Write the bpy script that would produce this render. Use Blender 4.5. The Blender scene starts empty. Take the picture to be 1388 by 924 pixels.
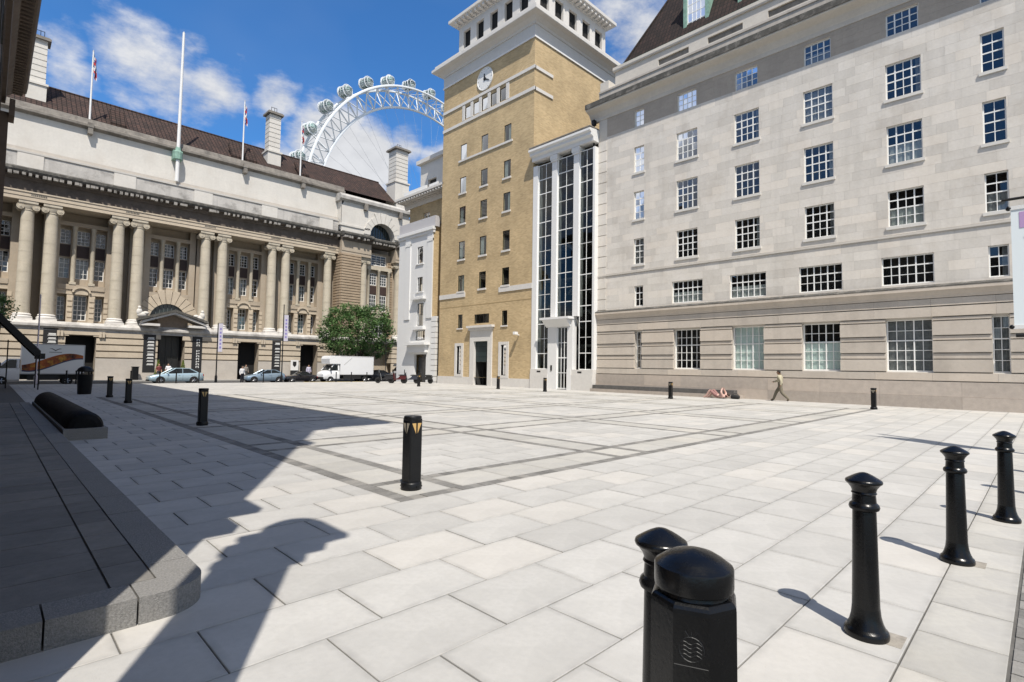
import bpy, bmesh, math, random
from mathutils import Vector, Matrix
random.seed(7)
R = math.radians
scene = bpy.context.scene
COL = scene.collection

# ------------------------------------------------------------------ camera
EYE = 1.68
yaw, pit, rol = R(45.268), R(2.9017), R(0.8792)
F0 = Vector((math.cos(pit)*math.cos(yaw), math.cos(pit)*math.sin(yaw), math.sin(pit)))
U0 = Vector((-math.sin(pit)*math.cos(yaw), -math.sin(pit)*math.sin(yaw), math.cos(pit)))
R0 = Vector((math.sin(yaw), -math.cos(yaw), 0))
RR = R0*math.cos(rol)+U0*math.sin(rol)
UU = -R0*math.sin(rol)+U0*math.cos(rol)
cam = bpy.data.cameras.new('camera'); cam_o = bpy.data.objects.new('camera', cam); COL.objects.link(cam_o)
mw = Matrix.Identity(4)
for i in range(3):
    mw[i][0] = RR[i]; mw[i][1] = UU[i]; mw[i][2] = -F0[i]
mw[2][3] = EYE
cam_o.matrix_world = mw
cam.sensor_fit = 'HORIZONTAL'; cam.sensor_width = 36; cam.lens = 36*718.41/1388
cam.clip_start = 0.05; cam.clip_end = 6000
scene.camera = cam_o

# ------------------------------------------------------------------ sun, exposure
SX, SY = 0.33, 0.55                      # shadow run per metre of height
sun = bpy.data.lights.new('sun', 'SUN'); sun.energy = 5.0; sun.angle = R(0.53); sun.color = (1.0, 0.938, 0.848)
sun_o = bpy.data.objects.new('sun', sun); COL.objects.link(sun_o)
sun_o.rotation_euler = Vector((SX, SY, -1)).to_track_quat('-Z', 'Y').to_euler()
sun_o.location = (-20, -35, 60)
scene.cycles.max_bounces = 7; scene.cycles.diffuse_bounces = 3; scene.cycles.glossy_bounces = 3; scene.cycles.transparent_max_bounces = 8
vs = scene.view_settings
vs.view_transform = 'Standard'; vs.look = 'None'; vs.exposure = 0.22; vs.gamma = 1.0; vs.use_curve_mapping = False

# ------------------------------------------------------------------ world: sky with fair-weather cumulus
world = bpy.data.worlds.new('World'); scene.world = world; world.use_nodes = True
nt = world.node_tree; N = nt.nodes; L = nt.links
N.clear()
def nd(t, **k):
    n = N.new(t)
    for a, b in k.items(): setattr(n, a, b)
    return n
w_out = nd('ShaderNodeOutputWorld'); w_bg = nd('ShaderNodeBackground')
sky = nd('ShaderNodeTexSky', sky_type='NISHITA'); sky.sun_disc = False
sky.sun_elevation = math.atan2(1, math.hypot(SX, SY)); sky.sun_rotation = math.atan2(-SX, -SY)
sky.altitude = 20; sky.air_density = 1.0; sky.dust_density = 0.25; sky.ozone_density = 3.2
SKY_STRENGTH = 0.125
tc = nd('ShaderNodeTexCoord')
nz = nd('ShaderNodeTexNoise'); nz.inputs['Scale'].default_value = 7.5; nz.inputs['Detail'].default_value = 7; nz.inputs['Roughness'].default_value = 0.62
mp = nd('ShaderNodeMapping'); mp.inputs['Scale'].default_value = (1, 1, 1.9)
L.new(tc.outputs['Generated'], mp.inputs['Vector']); L.new(mp.outputs['Vector'], nz.inputs['Vector'])
nz2 = nd('ShaderNodeTexNoise'); nz2.inputs['Scale'].default_value = 2.1; nz2.inputs['Detail'].default_value = 3
L.new(mp.outputs['Vector'], nz2.inputs['Vector'])
def mth(op, a, b=None, clamp=False):
    m = nd('ShaderNodeMath', operation=op); m.use_clamp = clamp
    for i, q in enumerate((a, b)):
        if q is None: continue
        if isinstance(q, (int, float)): m.inputs[i].default_value = q
        else: L.new(q, m.inputs[i])
    return m.outputs[0]
# cloud masses: direction, angular radius (rad), strength
CL = [((.135,.893,.428),.075,.75),((.172,.895,.412),.08,.75),((.228,.884,.407),.075,.8),((.196,.864,.465),.045,.5),((.132,.915,.382),.06,.55),
      ((.25,.853,.459),.03,.4),((.309,.853,.421),.055,.8),((.398,.841,.367),.10,1.15),((.454,.816,.357),.085,1.15),((.501,.775,.386),.05,.9),
      ((.053,.907,.418),.04,.6),((.063,.923,.379),.05,.7),((.692,.465,.552),.11,.75),((.731,.449,.514),.12,.85),((.60,.62,.50),.10,.25),((.547,.752,.367),.06,.7),
      ((.36,.88,.30),.12,.9),((.1,.95,.28),.14,.7),((.9,.3,.3),.16,.8),((-.80,.50,.36),.24,.85)]
acc = None
for dvec, rad, st in CL:
    dv = Vector(dvec).normalized()
    dp = nd('ShaderNodeVectorMath', operation='DISTANCE'); L.new(tc.outputs['Generated'], dp.inputs[0]); dp.inputs[1].default_value = dv
    mr = nd('ShaderNodeMapRange', interpolation_type='SMOOTHSTEP'); L.new(dp.outputs['Value'], mr.inputs['Value'])
    mr.inputs['From Min'].default_value = rad*1.35; mr.inputs['From Max'].default_value = rad*0.1
    mr.inputs['To Min'].default_value = 0; mr.inputs['To Max'].default_value = st
    acc = mr.outputs['Result'] if acc is None else mth('MAXIMUM', acc, mr.outputs['Result'])
body = mth('ADD', mth('MULTIPLY', acc, 0.85), mth('MULTIPLY', mth('SUBTRACT', nz.outputs['Fac'], 0.5), 1.45))
mr = nd('ShaderNodeMapRange', interpolation_type='SMOOTHSTEP'); L.new(body, mr.inputs['Value'])
mr.inputs['From Min'].default_value = 0.30; mr.inputs['From Max'].default_value = 0.82; mr.inputs['To Max'].default_value = 0.93
dens = mth('MULTIPLY', mr.outputs['Result'], mth('GREATER_THAN', acc, 0.001))
# unseen cloud field added outside the view, for neutral fill in the shade
nz3 = nd('ShaderNodeTexNoise'); nz3.inputs['Scale'].default_value = 2.6; nz3.inputs['Detail'].default_value = 5; nz3.inputs['Roughness'].default_value = 0.58
L.new(mp.outputs['Vector'], nz3.inputs['Vector'])
f3 = nd('ShaderNodeMapRange', interpolation_type='SMOOTHSTEP'); L.new(nz3.outputs['Fac'], f3.inputs['Value'])
f3.inputs['From Min'].default_value = .40; f3.inputs['From Max'].default_value = .55; f3.inputs['To Max'].default_value = .95
dv3 = nd('ShaderNodeVectorMath', operation='DISTANCE'); L.new(tc.outputs['Generated'], dv3.inputs[0]); dv3.inputs[1].default_value = Vector((.58, .60, .55)).normalized()
f4 = nd('ShaderNodeMapRange', interpolation_type='SMOOTHSTEP'); L.new(dv3.outputs['Value'], f4.inputs['Value']); f4.inputs['From Min'].default_value = .62; f4.inputs['From Max'].default_value = .95
dv5 = nd('ShaderNodeVectorMath', operation='DISTANCE'); L.new(tc.outputs['Generated'], dv5.inputs[0]); dv5.inputs[1].default_value = Vector((-.90, .06, .42)).normalized()
f5 = nd('ShaderNodeMapRange', interpolation_type='SMOOTHSTEP'); L.new(dv5.outputs['Value'], f5.inputs['Value']); f5.inputs['From Min'].default_value = .22; f5.inputs['From Max'].default_value = .46; f5.inputs['To Min'].default_value = .1
dens = mth('MAXIMUM', dens, mth('MULTIPLY', mth('MULTIPLY', f3.outputs['Result'], f4.outputs['Result']), f5.outputs['Result']))
# thin veil
veil = nd('ShaderNodeMapRange'); L.new(nz2.outputs['Fac'], veil.inputs['Value'])
veil.inputs['From Min'].default_value = 0.45; veil.inputs['From Max'].default_value = 0.85; veil.inputs['To Max'].default_value = 0.13
dens = mth('MAXIMUM', dens, veil.outputs['Result'])
skyc = nd('ShaderNodeMix', data_type='RGBA', blend_type='MULTIPLY'); skyc.inputs['Factor'].default_value = 1
L.new(sky.outputs['Color'], skyc.inputs['A']); skyc.inputs['B'].default_value = (0.43, 0.86, 1.22, 1)
mixc = nd('ShaderNodeMix', data_type='RGBA'); L.new(dens, mixc.inputs['Factor']); L.new(skyc.outputs['Result'], mixc.inputs['A'])
shade = nd('ShaderNodeMapRange'); L.new(nz.outputs['Fac'], shade.inputs['Value']); shade.inputs['From Min'].default_value = .35; shade.inputs['From Max'].default_value = .7
shade.inputs['To Min'].default_value = 4.6; shade.inputs['To Max'].default_value = 6.2
cc = nd('ShaderNodeVectorMath', operation='SCALE'); cc.inputs[0].default_value = (0.985, 0.985, 0.99); L.new(shade.outputs['Result'], cc.inputs['Scale'])
L.new(cc.outputs['Vector'], mixc.inputs['B'])
L.new(mixc.outputs['Result'], w_bg.inputs['Color']); w_bg.inputs['Strength'].default_value = SKY_STRENGTH
L.new(w_bg.outputs['Background'], w_out.inputs['Surface'])

# ------------------------------------------------------------------ materials
MATS = {}
def mat(name, col, rough=0.6, edge=0.0, spec=0.4, metal=0.0, var=0.0, scale=6.0, col2=None, bump=0.0, bscale=60.0, tint=None, tamt=0.12, streak=0.0, coat=0.0, emit=None, stain=None, stain_scale=0.35, stain_amt=0.5, grime=0.0):
    if name in MATS: return MATS[name]
    m = bpy.data.materials.new(name); m.use_nodes = True; MATS[name] = m
    t = m.node_tree; n = t.nodes; l = t.links
    b = n['Principled BSDF']
    b.inputs['Roughness'].default_value = rough; b.inputs['Specular IOR Level'].default_value = spec; b.inputs['Metallic'].default_value = metal
    b.inputs['Coat Weight'].default_value = coat
    if coat: b.inputs['Coat Roughness'].default_value = 0.06
    b.inputs['Base Color'].default_value = (*col, 1)
    tcn = n.new('ShaderNodeTexCoord')
    cur = None
    def rgb(c):
        q = n.new('ShaderNodeRGB'); q.outputs[0].default_value = (*c, 1); return q.outputs[0]
    def mix(f, a, bb, blend='MIX'):
        q = n.new('ShaderNodeMix'); q.data_type = 'RGBA'; q.blend_type = blend
        if isinstance(f, (int, float)): q.inputs['Factor'].default_value = f
        else: l.new(f, q.inputs['Factor'])
        for s, v in (('A', a), ('B', bb)):
            if isinstance(v, tuple): q.inputs[s].default_value = (*v, 1)
            else: l.new(v, q.inputs[s])
        return q.outputs['Result']
    def noise(sc, det=3, vec=None, rg=0.6):
        q = n.new('ShaderNodeTexNoise'); q.inputs['Scale'].default_value = sc; q.inputs['Detail'].default_value = det; q.inputs['Roughness'].default_value = rg
        l.new(vec if vec is not None else tcn.outputs['Object'], q.inputs['Vector']); return q.outputs['Fac']
    def rng(v, a, bb, c=0.0, d=1.0):
        q = n.new('ShaderNodeMapRange'); l.new(v, q.inputs['Value'])
        q.inputs['From Min'].default_value = a; q.inputs['From Max'].default_value = bb; q.inputs['To Min'].default_value = c; q.inputs['To Max'].default_value = d
        return q.outputs['Result']
    cur = rgb(col)
    if var or col2:
        c2 = col2 or tuple(max(0, c*(1-var)) for c in col)
        cur = mix(rng(noise(scale), .32, .68), cur, c2)
        cur = mix(rng(noise(scale*7.3, 4), .4, .75, 0, .35), cur, tuple(c*.8 for c in c2))
    if streak:
        mpn = n.new('ShaderNodeMapping'); mpn.inputs['Scale'].default_value = (1.6, 1.6, .11); l.new(tcn.outputs['Object'], mpn.inputs['Vector'])
        cur = mix(rng(noise(1.0, 5, mpn.outputs['Vector']), .5, .78, 0, streak), cur, tuple(c*.42 for c in col))
    if stain:
        cur = mix(rng(noise(stain_scale, 6, None, .7), .5, .72, 0, stain_amt), cur, stain)
    if grime:
        cur = mix(rng(noise(95, 3), .63, .72, 0, grime), cur, tuple(c*.35 for c in col))
    if tint:
        if tint == 'obj':
            q = n.new('ShaderNodeObjectInfo'); v = q.outputs['Random']
        else:
            q = n.new('ShaderNodeAttribute'); q.attribute_name = 'tint'; v = q.outputs['Fac']
        f = rng(v, 0, 1, 1-tamt, 1+tamt*.8)
        cmb = n.new('ShaderNodeCombineColor')
        for k in range(3): l.new(f, cmb.inputs[k])
        cur = mix(1.0, cur, cmb.outputs['Color'], 'MULTIPLY')
        # a few pieces lean warm
        cur = mix(rng(v, .78, .86, 0, .22), cur, tuple(c*k for c, k in zip(col, (1.03, .96, .88))))
    if edge:
        q = n.new('ShaderNodeAttribute'); q.attribute_name = 'edge'
        mu = n.new('ShaderNodeMath'); mu.operation = 'MULTIPLY'; l.new(q.outputs['Fac'], mu.inputs[0]); l.new(rng(noise(5.5, 4), .34, .74, .08, edge), mu.inputs[1])
        cur = mix(mu.outputs[0], cur, tuple(c*.42 for c in col))
        # chewing gum and drips: small round dark spots, sparse
        vo = n.new('ShaderNodeTexVoronoi'); vo.inputs['Scale'].default_value = 2.3; gv = n.new('ShaderNodeNewGeometry'); l.new(gv.outputs['Position'], vo.inputs['Vector'])
        sp1 = rng(vo.outputs['Distance'], .045, .03); sc = n.new('ShaderNodeSeparateColor'); l.new(vo.outputs['Color'], sc.inputs[0])
        m2 = n.new('ShaderNodeMath'); m2.operation = 'MULTIPLY'; l.new(sp1, m2.inputs[0]); l.new(rng(sc.outputs[0], .50, .54, 0, .5), m2.inputs[1])
        cur = mix(m2.outputs[0], cur, tuple(c*.5 for c in col))
        # broad foot-worn grey patches across the whole square
        nw = n.new('ShaderNodeTexNoise'); nw.inputs['Scale'].default_value = .42; nw.inputs['Detail'].default_value = 5; nw.inputs['Roughness'].default_value = .62; l.new(gv.outputs['Position'], nw.inputs['Vector'])
        cur = mix(rng(nw.outputs['Fac'], .44, .70, 0, .38), cur, tuple(c*.70 for c in col))
    l.new(cur, b.inputs['Base Color'])
    if var or grime:
        l.new(rng(noise(scale*3), .3, .7, rough*.85, min(1, rough*1.12)), b.inputs['Roughness'])
    if bump:
        bp = n.new('ShaderNodeBump'); bp.inputs['Strength'].default_value = bump; bp.inputs['Distance'].default_value = .01
        l.new(noise(bscale, 3), bp.inputs['Height']); l.new(bp.outputs['Normal'], b.inputs['Normal'])
    if emit: b.inputs['Emission Color'].default_value = (*col, 1); b.inputs['Emission Strength'].default_value = emit
    return m

def brick_mat(name, c1, c2, mortar, sx, sz, axis, offs=.5, mort=.012, rough=.85, bump=.4):
    """axis 'Y': wall facing -X (texture runs along world Y); 'X': wall facing -Y"""
    if name in MATS: return MATS[name]
    m = bpy.data.materials.new(name); m.use_nodes = True; MATS[name] = m
    t = m.node_tree; n = t.nodes; l = t.links; b = n['Principled BSDF']; b.inputs['Roughness'].default_value = rough; b.inputs['Specular IOR Level'].default_value = .25
    tcn = n.new('ShaderNodeTexCoord'); sp = n.new('ShaderNodeSeparateXYZ'); l.new(tcn.outputs['Object'], sp.inputs[0])
    cb = n.new('ShaderNodeCombineXYZ'); l.new(sp.outputs[axis], cb.inputs[0]); l.new(sp.outputs['Z'], cb.inputs[1])
    br = n.new('ShaderNodeTexBrick'); l.new(cb.outputs[0], br.inputs['Vector']); br.offset = offs
    br.inputs['Color1'].default_value = (*c1, 1); br.inputs['Color2'].default_value = (*c2, 1); br.inputs['Mortar'].default_value = (*mortar, 1)
    br.inputs['Scale'].default_value = 1; br.inputs['Brick Width'].default_value = sx; br.inputs['Row Height'].default_value = sz; br.inputs['Mortar Size'].default_value = mort; br.inputs['Bias'].default_value = -.1
    nzz = n.new('ShaderNodeTexNoise'); nzz.inputs['Scale'].default_value = .5; nzz.inputs['Detail'].default_value = 8; l.new(tcn.outputs['Object'], nzz.inputs['Vector'])
    mr_ = n.new('ShaderNodeMapRange'); l.new(nzz.outputs['Fac'], mr_.inputs['Value']); mr_.inputs['From Min'].default_value = .3; mr_.inputs['From Max'].default_value = .7; mr_.inputs['To Min'].default_value = .82; mr_.inputs['To Max'].default_value = 1.08
    mx = n.new('ShaderNodeVectorMath'); mx.operation = 'SCALE'; l.new(br.outputs['Color'], mx.inputs[0]); l.new(mr_.outputs['Result'], mx.inputs['Scale'])
    l.new(mx.outputs['Vector'], b.inputs['Base Color'])
    bp = n.new('ShaderNodeBump'); bp.inputs['Strength'].default_value = bump; bp.inputs['Distance'].default_value = .02; bp.invert = True
    l.new(br.outputs['Fac'], bp.inputs['Height']); l.new(bp.outputs['Normal'], b.inputs['Normal'])
    return m

def glass_mat(name, trans=(.35, .4, .42), ior=1.75):
    if name in MATS: return MATS[name]
    m = bpy.data.materials.new(name); m.use_nodes = True; MATS[name] = m
    t = m.node_tree; n = t.nodes; l = t.links; n.clear()
    o = n.new('ShaderNodeOutputMaterial'); mx = n.new('ShaderNodeMixShader'); tr = n.new('ShaderNodeBsdfTransparent'); gl = n.new('ShaderNodeBsdfGlossy'); fr = n.new('ShaderNodeFresnel')
    tr.inputs['Color'].default_value = (*trans, 1); gl.inputs['Roughness'].default_value = .015; fr.inputs['IOR'].default_value = ior
    gl.inputs['Color'].default_value = (.95, .97, 1, 1)
    l.new(fr.outputs[0], mx.inputs[0]); l.new(tr.outputs[0], mx.inputs[1]); l.new(gl.outputs[0], mx.inputs[2]); l.new(mx.outputs[0], o.inputs['Surface'])
    return m

SLAB = dict(edge=.5, rough=.78, spec=.3, scale=2.6, col2=(.43, .42, .395), bump=.12, bscale=90, grime=.3, stain=(.37, .362, .345), stain_scale=.9, stain_amt=.5)
m_slab = mat('slab_stone', (.475, .464, .438), tint='obj', tamt=.10, **SLAB)
m_slab_s = mat('slab_stone_field', (.475, .464, .438), tint='attr', tamt=.10, **SLAB)
m_band = mat('band_slab_stone', (.455, .44, .40), tint='attr', tamt=.12, **{**SLAB, 'col2': (.40, .388, .36)})
m_joint = mat('paving_joint', (.13, .125, .115), rough=.95, var=.3)
m_sett = mat('dark_granite_sett', (.235, .227, .21), rough=.85, var=.25, scale=14, bump=.4, bscale=120, tint='attr', tamt=.3)
m_granite = mat('kerb_granite', (.30, .292, .275), rough=.85, col2=(.17, .165, .155), scale=70, bump=.9, bscale=130, grime=.8, stain=(.17, .165, .15), stain_scale=1.5, stain_amt=.6)
m_asphalt = mat('asphalt', (.055, .055, .057), rough=.9, var=.3, scale=3, bump=.4, bscale=160)
m_pave2 = mat('street_pavement', (.32, .31, .29), rough=.85, var=.2, scale=1.2)
m_soil = mat('city_ground', (.18, .17, .15), rough=.95, var=.3, scale=.2)
m_port = mat('portland_stone', (.60, .56, .50), rough=.82, spec=.25, var=.08, scale=.8, bump=.15, bscale=40, stain=(.44, .40, .35), stain_scale=.45, stain_amt=.4)
PB = dict(rough=.82, spec=.25, scale=1.1, col2=(.635, .595, .535), bump=.15, bscale=40, stain=(.47, .42, .36), stain_scale=.5, stain_amt=.55, tamt=.10, streak=.22)
m_blk = mat('ashlar_block', (.675, .635, .58), tint='obj', **PB)
m_blk_s = mat('ashlar_field', (.675, .635, .58), tint='attr', **PB)
m_rust = mat('rusticated_stone', (.55, .49, .42), rough=.85, var=.12, scale=.9, bump=.25, bscale=30, streak=.25, stain=(.42, .36, .30), stain_scale=.6, stain_amt=.35, tint='obj', tamt=.08)
m_plinth = mat('granite_plinth', (.46, .40, .345), rough=.7, var=.15, scale=4, bump=.15, bscale=80, tint='obj', tamt=.12)
m_weather = mat('sooty_stone', (.28, .255, .225), rough=.9, var=.35, scale=1.3, streak=.55, stain=(.07, .065, .06), stain_scale=1.2, stain_amt=.7)
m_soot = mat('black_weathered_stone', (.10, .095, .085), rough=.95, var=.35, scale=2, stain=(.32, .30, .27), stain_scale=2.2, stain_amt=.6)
m_white = mat('white_painted_metal', (.74, .735, .72), rough=.4, spec=.4, var=.03)
m_wstone = mat('white_stone', (.64, .615, .58), rough=.7, var=.06, scale=.7, bump=.08, streak=.06)
m_frame = mat('window_paint', (.78, .78, .76), rough=.45)
m_room = mat('dark_room', (.055, .054, .052), rough=.9, var=.5, scale=.9)
m_curt = mat('net_curtain', (.42, .43, .42), rough=.9, var=.15, scale=3)
m_film = mat('pale_blind', (.74, .84, .80), rough=.7, var=.05)
m_glass = glass_mat('window_glass', (.80, .84, .83), 1.72)
m_glass2 = glass_mat('dark_window_glass', (.42, .45, .44), 1.27)
m_brickF = brick_mat('yellow_brick_front', (.555, .42, .235), (.42, .308, .165), (.475, .37, .24), .30, .10, 'Y', bump=.08)
m_brickS = brick_mat('yellow_brick_side', (.555, .42, .235), (.42, .308, .165), (.475, .37, .24), .30, .10, 'X', bump=.08)
m_tileL = brick_mat('roof_tile_brown', (.046, .032, .027), (.078, .047, .038), (.008, .006, .005), .40, .34, 'X', 0, .03, .9, .9)
m_tileR = brick_mat('roof_tile_dark', (.022, .015, .013), (.04, .024, .02), (.012, .01, .009), .30, .42, 'Y', 0, .03, .8, .9)
m_copper = mat('green_copper', (.26, .42, .34), rough=.7, var=.35, scale=3, streak=.3)
m_black = mat('black_gloss_paint', (.0035, .0038, .0045), rough=.26, spec=.34, var=.25, scale=12, bump=.1, bscale=70)
m_blackm = mat('black_satin_paint', (.0065, .0068, .0076), rough=.42, spec=.32, var=.3, scale=9, bump=.08)
m_steelw = mat('white_steel', (.75, .78, .80), rough=.4)
m_dark = mat('dark_void', (.012, .012, .012), rough=.9)
m_brown = mat('brown_panel', (.060, .036, .030), rough=.6, var=.3)

# ------------------------------------------------------------------ mesh builder
class MB:
    def __init__(s): s.v = []; s.f = []; s.mi = []; s.t = []; s.e = {}
    def add(s, vs, fs, mi=0, t=None):
        o = len(s.v); s.v += [tuple(p) for p in vs]
        t = random.random() if t is None else t
        for f in fs: s.f.append(tuple(i+o for i in f)); s.mi.append(mi); s.t.append(t)
        return s
    def box(s, x0, x1, y0, y1, z0, z1, mi=0, t=None):
        x0, x1 = sorted((x0, x1)); y0, y1 = sorted((y0, y1)); z0, z1 = sorted((z0, z1))
        vs = [(x, y, z) for z in (z0, z1) for y in (y0, y1) for x in (x0, x1)]
        return s.add(vs, [(0, 2, 3, 1), (4, 5, 7, 6), (0, 1, 5, 4), (2, 6, 7, 3), (0, 4, 6, 2), (1, 3, 7, 5)], mi, t)
    def fb(s, F, u0, u1, d0, d1, z0, z1, mi=0, t=None):
        if F[0] == 'X': return s.box(F[1]-d1, F[1]-d0, u0, u1, z0, z1, mi, t)
        return s.box(u0, u1, F[1]-d1, F[1]-d0, z0, z1, mi, t)
    def quad(s, a, b, c, d, mi=0, t=None): return s.add([a, b, c, d], [(0, 1, 2, 3)], mi, t)
    def ext(s, pts, vec, mi=0, t=None):
        n = len(pts); vec = Vector(vec)
        vs = [tuple(p) for p in pts]+[tuple(Vector(p)+vec) for p in pts]
        fs = [tuple(range(n))[::-1], tuple(range(n, 2*n))]+[(i, (i+1) % n, (i+1) % n+n, i+n) for i in range(n)]
        return s.add(vs, fs, mi, t)
    def lathe(s, prof, c=(0, 0, 0), seg=24, mi=0, ax='Z', sq=(1, 1), t=None, a0=0.0):
        vs = []; fs = []; n = len(prof)
        for k in range(seg):
            a = a0+2*math.pi*k/seg; ca, sa = math.cos(a)*sq[0], math.sin(a)*sq[1]
            for r, z in prof:
                p = (r*ca, r*sa, z)
                if ax == 'Y': p = (p[0], p[2], p[1])
                if ax == 'X': p = (p[2], p[0], p[1])
                vs.append((p[0]+c[0], p[1]+c[1], p[2]+c[2]))
        for k in range(seg):
            k2 = (k+1) % seg
            for i in range(n-1): fs.append((k*n+i, k2*n+i, k2*n+i+1, k*n+i+1))
        if prof[0][0] > 1e-6: fs.append(tuple(k*n for k in range(seg))[::-1])
        if prof[-1][0] > 1e-6: fs.append(tuple(k*n+n-1 for k in range(seg)))
        return s.add(vs, fs, mi, t)
    def tube(s, a, b, r, r2=None, seg=8, mi=0, cap=True, t=None):
        a = Vector(a); b = Vector(b); r2 = r if r2 is None else r2
        d = (b-a); 
        if d.length < 1e-6: return s
        d.normalize(); q = Vector((0, 0, 1)) if abs(d.z) < .9 else Vector((1, 0, 0))
        u = d.cross(q).normalized(); w = d.cross(u)
        vs = []
        for p, rr in ((a, r), (b, r2)):
            for k in range(seg):
                an = 2*math.pi*k/seg; vs.append(p+u*math.cos(an)*rr+w*math.sin(an)*rr)
        fs = [(k, (k+1) % seg, (k+1) % seg+seg, k+seg) for k in range(seg)]
        if cap: fs += [tuple(range(seg))[::-1], tuple(range(seg, 2*seg))]
        return s.add(vs, fs, mi, t)
    def ell(s, c, r, seg=12, rings=8, mi=0, t=None):
        vs = []; fs = []
        for i in range(rings+1):
            th = math.pi*i/rings
            for k in range(seg):
                a = 2*math.pi*k/seg
                vs.append((c[0]+r[0]*math.sin(th)*math.cos(a), c[1]+r[1]*math.sin(th)*math.sin(a), c[2]+r[2]*math.cos(th)))
        for i in range(rings):
            for k in range(seg): fs.append((i*seg+k, (i+1)*seg+k, (i+1)*seg+(k+1) % seg, i*seg+(k+1) % seg))
        return s.add(vs, fs, mi, t)
    def mesh(s, name, mats, smooth=None, attr=False):
        me = bpy.data.meshes.new(name); me.from_pydata(s.v, [], s.f)
        for m in (mats if isinstance(mats, (list, tuple)) else [mats]): me.materials.append(m)
        if any(s.mi): me.polygons.foreach_set('material_index', s.mi)
        if attr:
            at = me.attributes.new('tint', 'FLOAT', 'FACE'); at.data.foreach_set('value', s.t)
        if s.e:
            ed = me.attributes.new('edge', 'FLOAT', 'POINT'); ed.data.foreach_set('value', [s.e.get(i, 0.0) for i in range(len(s.v))])
        if smooth is not None:
            me.polygons.foreach_set('use_smooth', [True]*len(me.polygons)); me.set_sharp_from_angle(angle=R(smooth))
        me.update(); return me
    def build(s, name, mats, parent=None, smooth=None, attr=False, kind=None, label=None, cat=None, group=None):
        return link(name, s.mesh(name, mats, smooth, attr), parent, kind, label, cat, group)

def _split(s):
    par = list(range(len(s.v)))
    def fd(i):
        while par[i] != i: par[i] = par[par[i]]; i = par[i]
        return i
    for f in s.f:
        a = fd(f[0])
        for i in f[1:]: par[fd(i)] = a
    groups = {}
    for k, f in enumerate(s.f): groups.setdefault(fd(f[0]), []).append(k)
    for ks in groups.values():
        m = MB(); mp = {}
        for k in ks:
            nf = []
            for i in s.f[k]:
                if i not in mp: mp[i] = len(m.v); m.v.append(s.v[i])
                nf.append(mp[i])
            m.f.append(tuple(nf)); m.mi.append(s.mi[k]); m.t.append(s.t[k])
        yield m
def build_each(s, name, mats, parent, **k):
    """every separate piece collected in s becomes a part of its own"""
    for m in _split(s): m.build(name, mats, parent, **k)
MB.each = build_each

def link(name, me, parent=None, kind=None, label=None, cat=None, group=None):
    o = bpy.data.objects.new(name, me); COL.objects.link(o)
    if parent is not None:
        o.parent = parent
        if not parent.get('local'): o.matrix_parent_inverse = Matrix.Translation(-base_loc(parent))
    if kind: o['kind'] = kind
    if label: o['label'] = label
    if cat: o['category'] = cat
    if group: o['group'] = group
    return o
def base_loc(o):
    v = Vector(o.location)
    return v
def thing(name, label, cat, loc=(0, 0, 0), group=None, local=False, rz=0):
    """an Empty at the thing's base; local=True: parts are modelled round the origin"""
    o = bpy.data.objects.new(name, None); COL.objects.link(o); o.location = loc; o.rotation_euler = (0, 0, rz); o.empty_display_size = .3
    o['label'] = label; o['category'] = cat
    if group: o['group'] = group
    if local: o['local'] = 1
    return o
def part(name, mb, mats, parent, **k): return mb.build(name, mats, parent, **k)
def dup(src, loc, label=None, rz=None, scale=None):
    def rec(o, par):
        c = o.copy(); COL.objects.link(c)
        if par is not None: c.parent = par
        for ch in list(o.children): rec(ch, c)
        return c
    c = rec(src, None); c.location = loc
    if rz is not None: c.rotation_euler = (0, 0, rz)
    if scale is not None: c.scale = (scale,)*3
    if label: c['label'] = label
    return c

def holes(mb, F, u0, u1, z0, z1, ops, d=0.0, depth=.3, mi=0, rmi=None):
    """wall sheet with rectangular openings and their reveals; ops: (u0,u1,z0,z1)"""
    us = sorted({u0, u1, *[v for o in ops for v in o[:2] if u0 < v < u1]}); zs = sorted({z0, z1, *[v for o in ops for v in o[2:4] if z0 < v < z1]})
    P = (lambda u, dd, z: (F[1]-dd, u, z)) if F[0] == 'X' else (lambda u, dd, z: (u, F[1]-dd, z))
    for a, b in zip(us, us[1:]):
        run = None
        for c, e in zip(zs, zs[1:]):
            um, zm = (a+b)/2, (c+e)/2
            if any(o[0] < um < o[1] and o[2] < zm < o[3] for o in ops):
                continue
            mb.quad(P(a, d, c), P(b, d, c), P(b, d, e), P(a, d, e), mi)
    rm = mi if rmi is None else rmi
    for o in ops:
        a, b, c, e = o[:4]
        mb.quad(P(a, d, c), P(a, d-depth, c), P(a, d-depth, e), P(a, d, e), rm); mb.quad(P(b, d, c), P(b, d-depth, c), P(b, d-depth, e), P(b, d, e), rm)
        mb.quad(P(a, d, c), P(b, d, c), P(b, d-depth, c), P(a, d-depth, c), rm); mb.quad(P(a, d, e), P(b, d, e), P(b, d-depth, e), P(a, d-depth, e), rm)

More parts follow.
